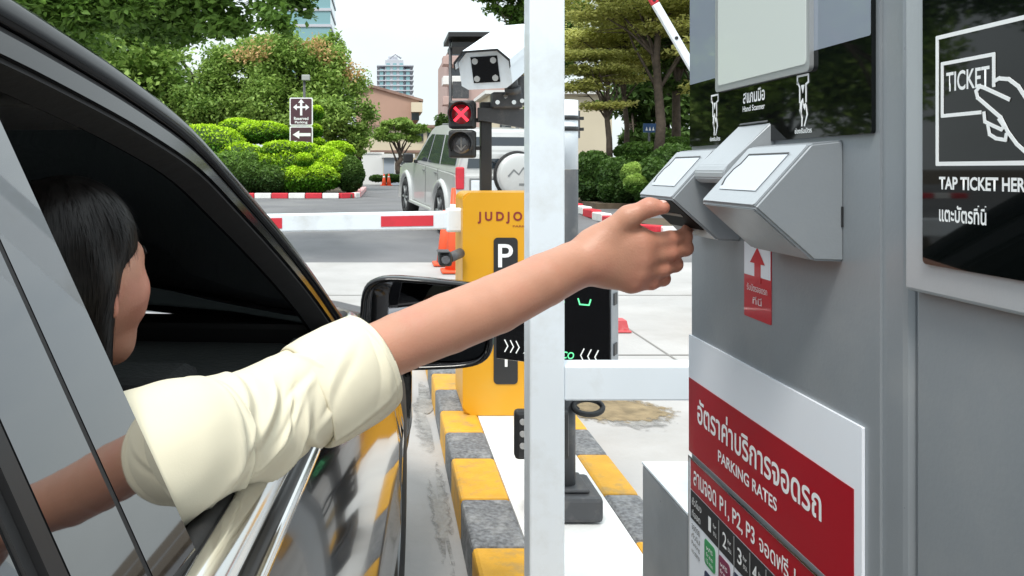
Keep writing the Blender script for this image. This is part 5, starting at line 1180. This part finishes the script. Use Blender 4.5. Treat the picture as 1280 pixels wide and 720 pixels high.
mb = MB(); mb.box(-.64, -.18, -.884, -.872, .69, .95, bev=.004); mb.build('plate_recess', M['silver_dark'], suv)
mb = MB(); mb.poly([(-.56 + .07 * k + j * .0, -.9015, .80) for k, j in ((0, 0),)] + [(-.5, -.9015, .80), (-.5, -.9015, .85), (-.56, -.9015, .85)]); mb.b.clear()
mb = MB(); sp = (.10, -1.02, 1.0); mb.cyl((sp[0], -.86, sp[2]), (sp[0], -1.06, sp[2]), .335, n=44, smooth=True); mb.ball((sp[0], -1.06, sp[2]), (.335, .05, .335), 18); scv = mb.build('spare_wheel_cover', M['silver'], suv)
mb = MB(); mb.tube([(sp[0] + .345 * math.cos(a * math.pi / 20), -.90, sp[2] + .345 * math.sin(a * math.pi / 20)) for a in range(40)], .03, 8, closed=True); mb.build('tyre', M['rubber'], scv)
SMx = frame_M((sp[0], -1.117, sp[2]), (1, 0, 0), (0, 0, 1)); mb = MB(); stroke(mb, [(-.20, .0), (-.12, .09), (-.04, .02), (.03, .12), (.10, .05), (.2, .09)], .022, -.02, .014); mb.build('emblem', M['silver_dark'], scv, SMx); mb = MB(); stroke(mb, [(-.02, -.13), (.18, -.13)], .035, -.022, .014); mb.build('emblem', M['silver_dark'], scv, SMx)

# ================================================================== DRIVER
M['skin'] = mat('skin', (.50, .25, .165), .46, var=.06, vs=26, bump=.10, bs=420, sss=.10, dirt=(.46, .17, .125), dv=.5, ds=13)
M['shirt'] = mat('shirt', (.71, .66, .51), .9, var=.03, vs=6, bump=.05, bs=700)
M['hair'] = mat('hair', (.006, .0045, .004), .42, var=.5, vs=90, spec=.18)
M['eye'] = mat('eye', (.6, .58, .55), .2); M['iris'] = mat('iris', (.02, .012, .01), .15); M['lip'] = mat('lip', (.45, .12, .11), .4)
person = empty('person', (-.36, .55, .55), 0, 'driver in a cream shirt reaching a bare forearm to the ticket box', 'person'); IP = Matrix.Translation(-Vector(person.location))
def Q(px, py, Y): return P(px, py, Y)
sh = Vector((-.285, .68, .955)); el = Vector((-.055, .90, 1.01)); wr = Q(735, 323, 1.045)
hp = []   # hand and forearm: finely meshed
fl_ = lambda a, t: el.lerp(wr, t)
FA = [Q(440, 456, .915), Q(500, 428, .945), Q(560, 404, .97), Q(620, 380, .995), Q(680, 350, 1.02), Q(715, 333, 1.04), Q(740, 322, 1.047)]
FR = [.0345, .0345, .0362, .0362, .0335, .0308, .0298]
for a, b_, ra_, rb_ in zip(FA[:-1], FA[1:], FR[:-1], FR[1:]): hp.append((a, b_, ra_, rb_, None, .0025))
sq = (0, 1, 0, .62)
# palm: five rays from the wrist to the knuckles
W0 = Q(744, 318, 1.048)
mcp = [Q(803, 305, 1.035), Q(802, 322, 1.036), Q(798, 339, 1.040), Q(788, 352, 1.046)]
for k, m_ in enumerate(mcp):
    s0 = Q(746, 306 + k * 9, 1.048)
    hp.append((s0, m_, .0225, .0165 - .0005 * k, None, .016))
hp.append((Q(750, 312, 1.055), Q(785, 300, 1.045), .022, .017, None, .016)); hp.append((Q(756, 335, 1.058), Q(790, 335, 1.058), .022, .016, None, .016))
# thumb
TH = [Q(757, 296, 1.042), Q(786, 271, 1.028), Q(812, 259, 1.020), Q(829, 259.5, 1.014)]; TR = [.0195, .0135, .0108, .0085]
for i in range(3): hp.append((TH[i], TH[i + 1], TR[i], TR[i + 1], None, .009))
hp.append((Q(760, 300, 1.045), Q(797, 296, 1.04), .016, .0125, None, .014))      # web between thumb and index
# fingers
FG = [
 ([mcp[0], Q(838, 298.5, 1.040), Q(855, 296, 1.052), Q(859.5, 286.5, 1.066)], [.0135, .0105, .0095, .0075]),
 ([mcp[1], Q(838, 315.5, 1.040), Q(856, 310, 1.052), Q(857, 308, 1.078)], [.0135, .0108, .0098, .0082]),
 ([mcp[2], Q(828, 336, 1.043), Q(843, 330, 1.055), Q(838, 326, 1.082)], [.0132, .0108, .0098, .0082]),
 ([mcp[3], Q(814, 352.5, 1.048), Q(828, 348, 1.058), Q(820, 343, 1.084)], [.0125, .0102, .0092, .0078])]
for pts, rs in FG:
    for i in range(3): hp.append((pts[i], pts[i + 1], rs[i], rs[i + 1], None, .0030 if i else .008))
    hp.append((pts[2] - Vector((.0, .001, 0)), pts[2], rs[2] * 1.06, rs[2] * 1.06, None, .004))
V1, Q1 = sdf_mesh([tuple([list(p[0]), list(p[1])] + list(p[2:])) for p in hp], .0021, .012)
# torso, neck, head (coarser), upper arm inside the sleeve
bp_ = []
hd = Vector((-.385, .985, 1.105))
neck = Vector((-.425, .86, .975)); chest = Vector((-.47, .70, .83)); hip = Vector((-.54, .44, .60))
bp_ += [(hip, chest, .15, .15, None, .06), (chest, neck + Vector((-.03, -.02, -.03)), .13, .06, None, .06), (neck + Vector((-.02, -.01, -.04)), hd + Vector((-.01, -.02, -.06)), .050, .048, None, .03),
        (chest + Vector((0, 0, .06)), sh, .085, .06, None, .05), (chest + Vector((-.05, 0, .05)), chest + Vector((-.25, -.02, .0)), .09, .06, None, .05),
        (sh, Q(262, 545, .79), .046, .038, None, .02), (Q(262, 545, .79), Q(372, 500, .875), .038, .035, None, .003), (Q(372, 500, .875), FA[0], .035, .034, None, .003), (FA[0], FA[1], .034, .0325, None, .003),
        (chest + Vector((-.25, -.02, 0)), Vector((-.72, .62, .66)), .048, .038, None, .03), (Vector((-.72, .62, .66)), Vector((-.62, .85, .82)), .038, .028, None, .03), (Vector((-.62, .85, .82)), Vector((-.60, .90, .85)), .034, .03, None, .02),
        (hip + Vector((-.08, 0, -.02)), Vector((-.62, .80, .60)), .085, .065, None, .05), (hip + Vector((.08, 0, -.02)), Vector((-.42, .80, .60)), .085, .065, None, .05),
        (Vector((-.62, .80, .60)), Vector((-.62, 1.0, .36)), .058, .045, None, .03), (Vector((-.42, .80, .60)), Vector((-.42, 1.0, .36)), .058, .045, None, .03)]
ff = Vector((.50, .80, .04)).normalized(); fr = ff.cross(Vector((0, 0, 1))).normalized(); fu = fr.cross(ff)   # face forwards, its right, up
FL = lambda x, y, z: hd + fr * x + ff * y + fu * z
bp_ += [(FL(0, -.02, .02), FL(0, .01, .02), .082, .078, None, .03), (FL(0, .03, -.03), FL(0, .045, -.06), .058, .040, None, .03), (FL(0, .055, -.085), FL(0, .06, -.088), .022, .020, None, .03),
        (FL(0, .080, .012), FL(0, .102, -.018), .007, .011, None, .012), (FL(-.01, .086, -.048), FL(.01, .086, -.048), .008, .008, None, .008), (FL(-.01, .083, -.060), FL(.01, .083, -.060), .008, .008, None, .008),
        (FL(-.030, .072, .034), FL(.030, .072, .034), .012, .012, None, .015), (FL(.034, .055, -.015), FL(.03, .06, -.03), .028, .024, None, .02), (FL(-.034, .055, -.015), FL(-.03, .06, -.03), .028, .024, None, .02)]
for sg_ in (-1, 1): bp_.append((FL(sg_ * .078, -.012, .012), FL(sg_ * .080, -.006, -.022), .013, .010, None, .008))
V2, Q2 = sdf_mesh([tuple([list(p[0]), list(p[1])] + list(p[2:])) for p in bp_], .0062, .03)
me = raw_mesh('body', np.concatenate([V2, V1]), np.concatenate([Q2, Q1 + len(V2)]))
fc_ = np.concatenate([V2, V1]); fq_ = np.concatenate([Q2, Q1 + len(V2)]); cen = fc_[fq_].mean(1); red = np.zeros(len(cen))
for pt_, s__ in [(p[j], (.012, .010, .011, .012)[j]) for p, _ in FG for j in (0, 1, 2, 3)] + [(TH[2], .011), (TH[3], .012), (FL(0, .102, -.018), .02), (FL(.045, .06, -.02), .03), (FL(.08, -.01, -.01), .02)]:
    red = np.maximum(red, np.exp(-(((cen - np.array(pt_)) ** 2).sum(1)) / s__ ** 2 * .5))
at_ = me.attributes.new('leaf', 'FLOAT', 'FACE'); at_.data.foreach_set('value', red.astype(np.float32))
_n = M['skin'].node_tree; _b = _n.nodes['Principled BSDF']; _src = _b.inputs['Base Color'].links[0].from_socket
_a = _n.nodes.new('ShaderNodeAttribute'); _a.attribute_name = 'leaf'; _m = _n.nodes.new('ShaderNodeMath'); _m.operation = 'MULTIPLY'; _m.inputs[1].default_value = .55
_x = _n.nodes.new('ShaderNodeMix'); _x.data_type = 'RGBA'; _x.inputs['B'].default_value = (.50, .15, .105, 1)
_n.links.new(_a.outputs['Fac'], _m.inputs[0]); _n.links.new(_m.outputs[0], _x.inputs['Factor']); _n.links.new(_src, _x.inputs['A']); _n.links.new(_x.outputs['Result'], _b.inputs['Base Color'])
bo = link('body', me, M['skin'], person, smooth=True); bo.matrix_parent_inverse = IP
sm = bo.modifiers.new('smooth', 'SMOOTH'); sm.iterations = 2; sm.factor = .5
# hair
h_ = [(FL(0, -.035, .045), FL(0, -.005, .055), .092, .084, None, .02), (FL(0, -.06, -.02), FL(0, -.05, -.10), .075, .055, None, .03), (FL(.055, -.03, 0), FL(.062, -.02, -.09), .040, .022, None, .03), (FL(-.055, -.03, 0), FL(-.062, -.02, -.09), .040, .022, None, .03), (FL(0, -.06, -.10), FL(0, -.07, -.19), .055, .03, None, .03)]
V3, Q3 = sdf_mesh([tuple([list(p[0]), list(p[1])] + list(p[2:])) for p in h_], .007, .02)
# strands lying over the cap
_r = np.random.default_rng(2); fn = V3[Q3]; nrm = np.cross(fn[:, 2] - fn[:, 0], fn[:, 3] - fn[:, 1]); nrm /= np.linalg.norm(nrm, axis=1)[:, None] + 1e-9; ctr_ = fn.mean(1)
sel = _r.integers(0, len(ctr_), 7000); pc, pn = ctr_[sel], nrm[sel]; away = pc - np.array(FL(0, -.02, .14)); away[:, 2] -= .05
tg = away - (away * pn).sum(1)[:, None] * pn; tg /= np.linalg.norm(tg, axis=1)[:, None] + 1e-9; tg += _r.normal(size=tg.shape) * .07
sdv = np.cross(tg, pn); ln2 = _r.uniform(.012, .04, 7000)[:, None]; w2_ = _r.uniform(.0003, .0007, 7000)[:, None]; up2 = _r.uniform(.0004, .0022, 7000)[:, None]
SV = np.stack([pc - sdv * w2_ + pn * .0003, pc + sdv * w2_ + pn * .0003, pc + tg * ln2 + sdv * w2_ * .3 + pn * up2 - pn * ln2 ** 2 * 4, pc + tg * ln2 - sdv * w2_ * .3 + pn * up2 - pn * ln2 ** 2 * 4], 1).reshape(-1, 3)
V3 = np.concatenate([V3, SV]); Q3 = np.concatenate([Q3, np.arange(28000).reshape(-1, 4) + len(V3) - 28000])
ho = link('hair', raw_mesh('hair', V3, Q3), M['hair'], person, smooth=True); ho.matrix_parent_inverse = IP
for sg_ in (-1, 1):
    mb = MB(); mb.ball(FL(sg_ * .031, .073, .012), .0125, 10); e_ = part(mb.build('eye', M['eye'], person), IP)
    mb = MB(); c_ = FL(sg_ * .031, .0842, .012); mb.ball(c_, .0045, 8); part(mb.build('iris', M['iris'], e_), Matrix())
    mb = MB(); mb.tube([FL(sg_ * .014, .086, .034), FL(sg_ * .030, .088, .040), FL(sg_ * .048, .077, .035)], [.002, .003, .0015], 6); part(mb.build('eyebrow', M['hair'], person), IP)
mb = MB(); mb.tube([FL(-.024, .083, -.053), FL(-.012, .092, -.051), FL(0, .095, -.053), FL(.012, .092, -.051), FL(.024, .083, -.053)], [.001, .005, .006, .005, .001], 8); part(mb.build('lips', M['lip'], person), IP)
# thumb nail
mb = MB(); tn = (TH[3] - TH[2]).normalized(); mb.ball((0, 0, 0), (.0062, .0052, .0012), 8)
nm = frame_M(TH[3] + Vector((0, -.001, .0078)) - tn * .002, tn, (0, .95, .3)); part(mb.build('nail', mat('nail', (.62, .36, .30), .25, coat=.3), person, nm), IP)
# shirt body
s_ = [(hip, chest, .165, .166, None, .06), (chest, neck + Vector((-.04, -.02, -.05)), .145, .075, None, .05), (chest + Vector((0, 0, .06)), sh, .10, .078, None, .05), (chest + Vector((-.05, 0, .05)), chest + Vector((-.25, -.02, .0)), .105, .075, None, .05),
      (chest + Vector((-.25, -.02, 0)), Vector((-.715, .58, .72)), .066, .058, None, .03)]
V4, Q4 = sdf_mesh([tuple([list(p[0]), list(p[1])] + list(p[2:])) for p in s_], .009, .03)
so_ = link('shirt', raw_mesh('shirt', V4, Q4), M['shirt'], person, smooth=True); so_.matrix_parent_inverse = IP
# sleeve: swept tube with creases lying obliquely across it; rolled cuff at the end
from mathutils import noise
def sleeve(name, ctr, rad, n_u, folds, m, seed=0, rough=.0013, n=176, lip=False):
    C_ = smooth_line([Vector(c) for c in ctr], n_u); N = len(C_); rr = np.interp(np.linspace(0, 1, N), np.linspace(0, 1, len(rad)), rad)
    Lt = sum((b_ - a).length for a, b_ in zip(C_[:-1], C_[1:])); rows = []; up = Vector((0, 0, 1))
    for i, p in enumerate(C_):
        d = (C_[min(i + 1, N - 1)] - C_[max(i - 1, 0)]).normalized(); u_ = (up - d * up.dot(d)).normalized(); s2_ = d.cross(u_); t = i / (N - 1); r = []
        for k in range(n):
            a = 2 * math.pi * k / n; w_ = rr[i]
            for (t0, a_, th, wn, wl, amp) in folds:
                x = (t - t0) * Lt; y = ((a - R(a_) + math.pi) % (2 * math.pi) - math.pi) * .065
                c, s_ = math.cos(R(th)), math.sin(R(th)); xx = x * c + y * s_; yy = -x * s_ + y * c + 2 * xx * xx
                q = xx / wn; w_ += amp * (math.exp(-1.3 * abs(q)) * .95 - .7 * math.exp(-(q - 1.5) ** 2 / .5)) * math.exp(-(yy / wl) ** 2)
            if lip: w_ -= .0010 * math.exp(-((t - .86) / .012) ** 2) + .0006 * math.exp(-((t - .97) / .03) ** 2)
            dr = u_ * math.cos(a) + s2_ * math.sin(a); pp = p + dr * .065
            w_ += rough * noise.noise(pp * 16 + Vector((seed, 0, 0))) * 1.6 + rough * .5 * noise.noise(pp * 38 + Vector((0, seed, 0)))
            r.append(p + dr * w_)
        rows.append(r)
    if lip:
        c0 = C_[0]; d0 = (C_[1] - C_[0]).normalized(); r0 = rows[0]
        rows = [[c0 + (q - c0) * sc - d0 * ds for q in r0] for (ds, sc) in ((-.012, .86), (.0, .90), (.003, .95), (.002, .985))] + rows
    d = (C_[-1] - C_[-2]).normalized(); c_ = C_[-1]
    for (ds, sc) in ((.002, .988), (.0025, .965), (.0005, .94), (-.02, .88), (-.06, .76)): rows.append([c_ + (q - c_) * sc + d * ds for q in rows[N - 1]])
    mb = MB(); mb.grid(rows, closeu=True); o = part(mb.build(name, m, person), IP); return o
ctr = [sh + Vector((-.08, -.06, -.02)), sh, Q(205, 566, .735), Q(262, 545, .79), Q(320, 527, .84), Q(372, 500, .875), Q(418, 476, .905)]
rad = [.083, .074, .064, .058, .0560, .0550, .0555]
folds = [(.40, 80, 8, .006, .09, .0045), (.62, 95, 48, .005, .06, .005), (.70, 70, 62, .006, .05, -.004), (.60, 60, 52, .010, .050, .006), (.72, 110, 30, .009, .055, .006), (.80, 150, -35, .008, .045, -.006), (.90, 75, 62, .006, .040, -.005), (.93, 130, 35, .006, .05, .006), (.66, 150, 20, .012, .04, .005),
         (.50, 120, -20, .010, .05, .005), (.54, 20, 20, .010, .04, .005), (.86, 30, -30, .008, .04, .005), (.76, 50, 75, .007, .03, -.004), (.42, 90, 40, .012, .06, .006), (.97, 100, 20, .006, .06, -.004)]
sl_o = sleeve('sleeve', ctr, rad, 30, folds, M['shirt'], 3)
cuffc = [Q(384, 496, .885), Q(412, 481, .900), Q(444, 464, .922), Q(463, 453, .934)]
cf = sleeve('cuff', cuffc, [.0600, .0625, .0622, .0605, .0590], 22, [(.25, 120, 70, .008, .05, .003), (.7, 60, 20, .010, .05, -.003), (.2, 60, 40, .006, .03, .003), (.5, 170, 60, .008, .04, .003)], M['shirt'], 9, .0012, lip=True)
bpy.context.view_layer.update()
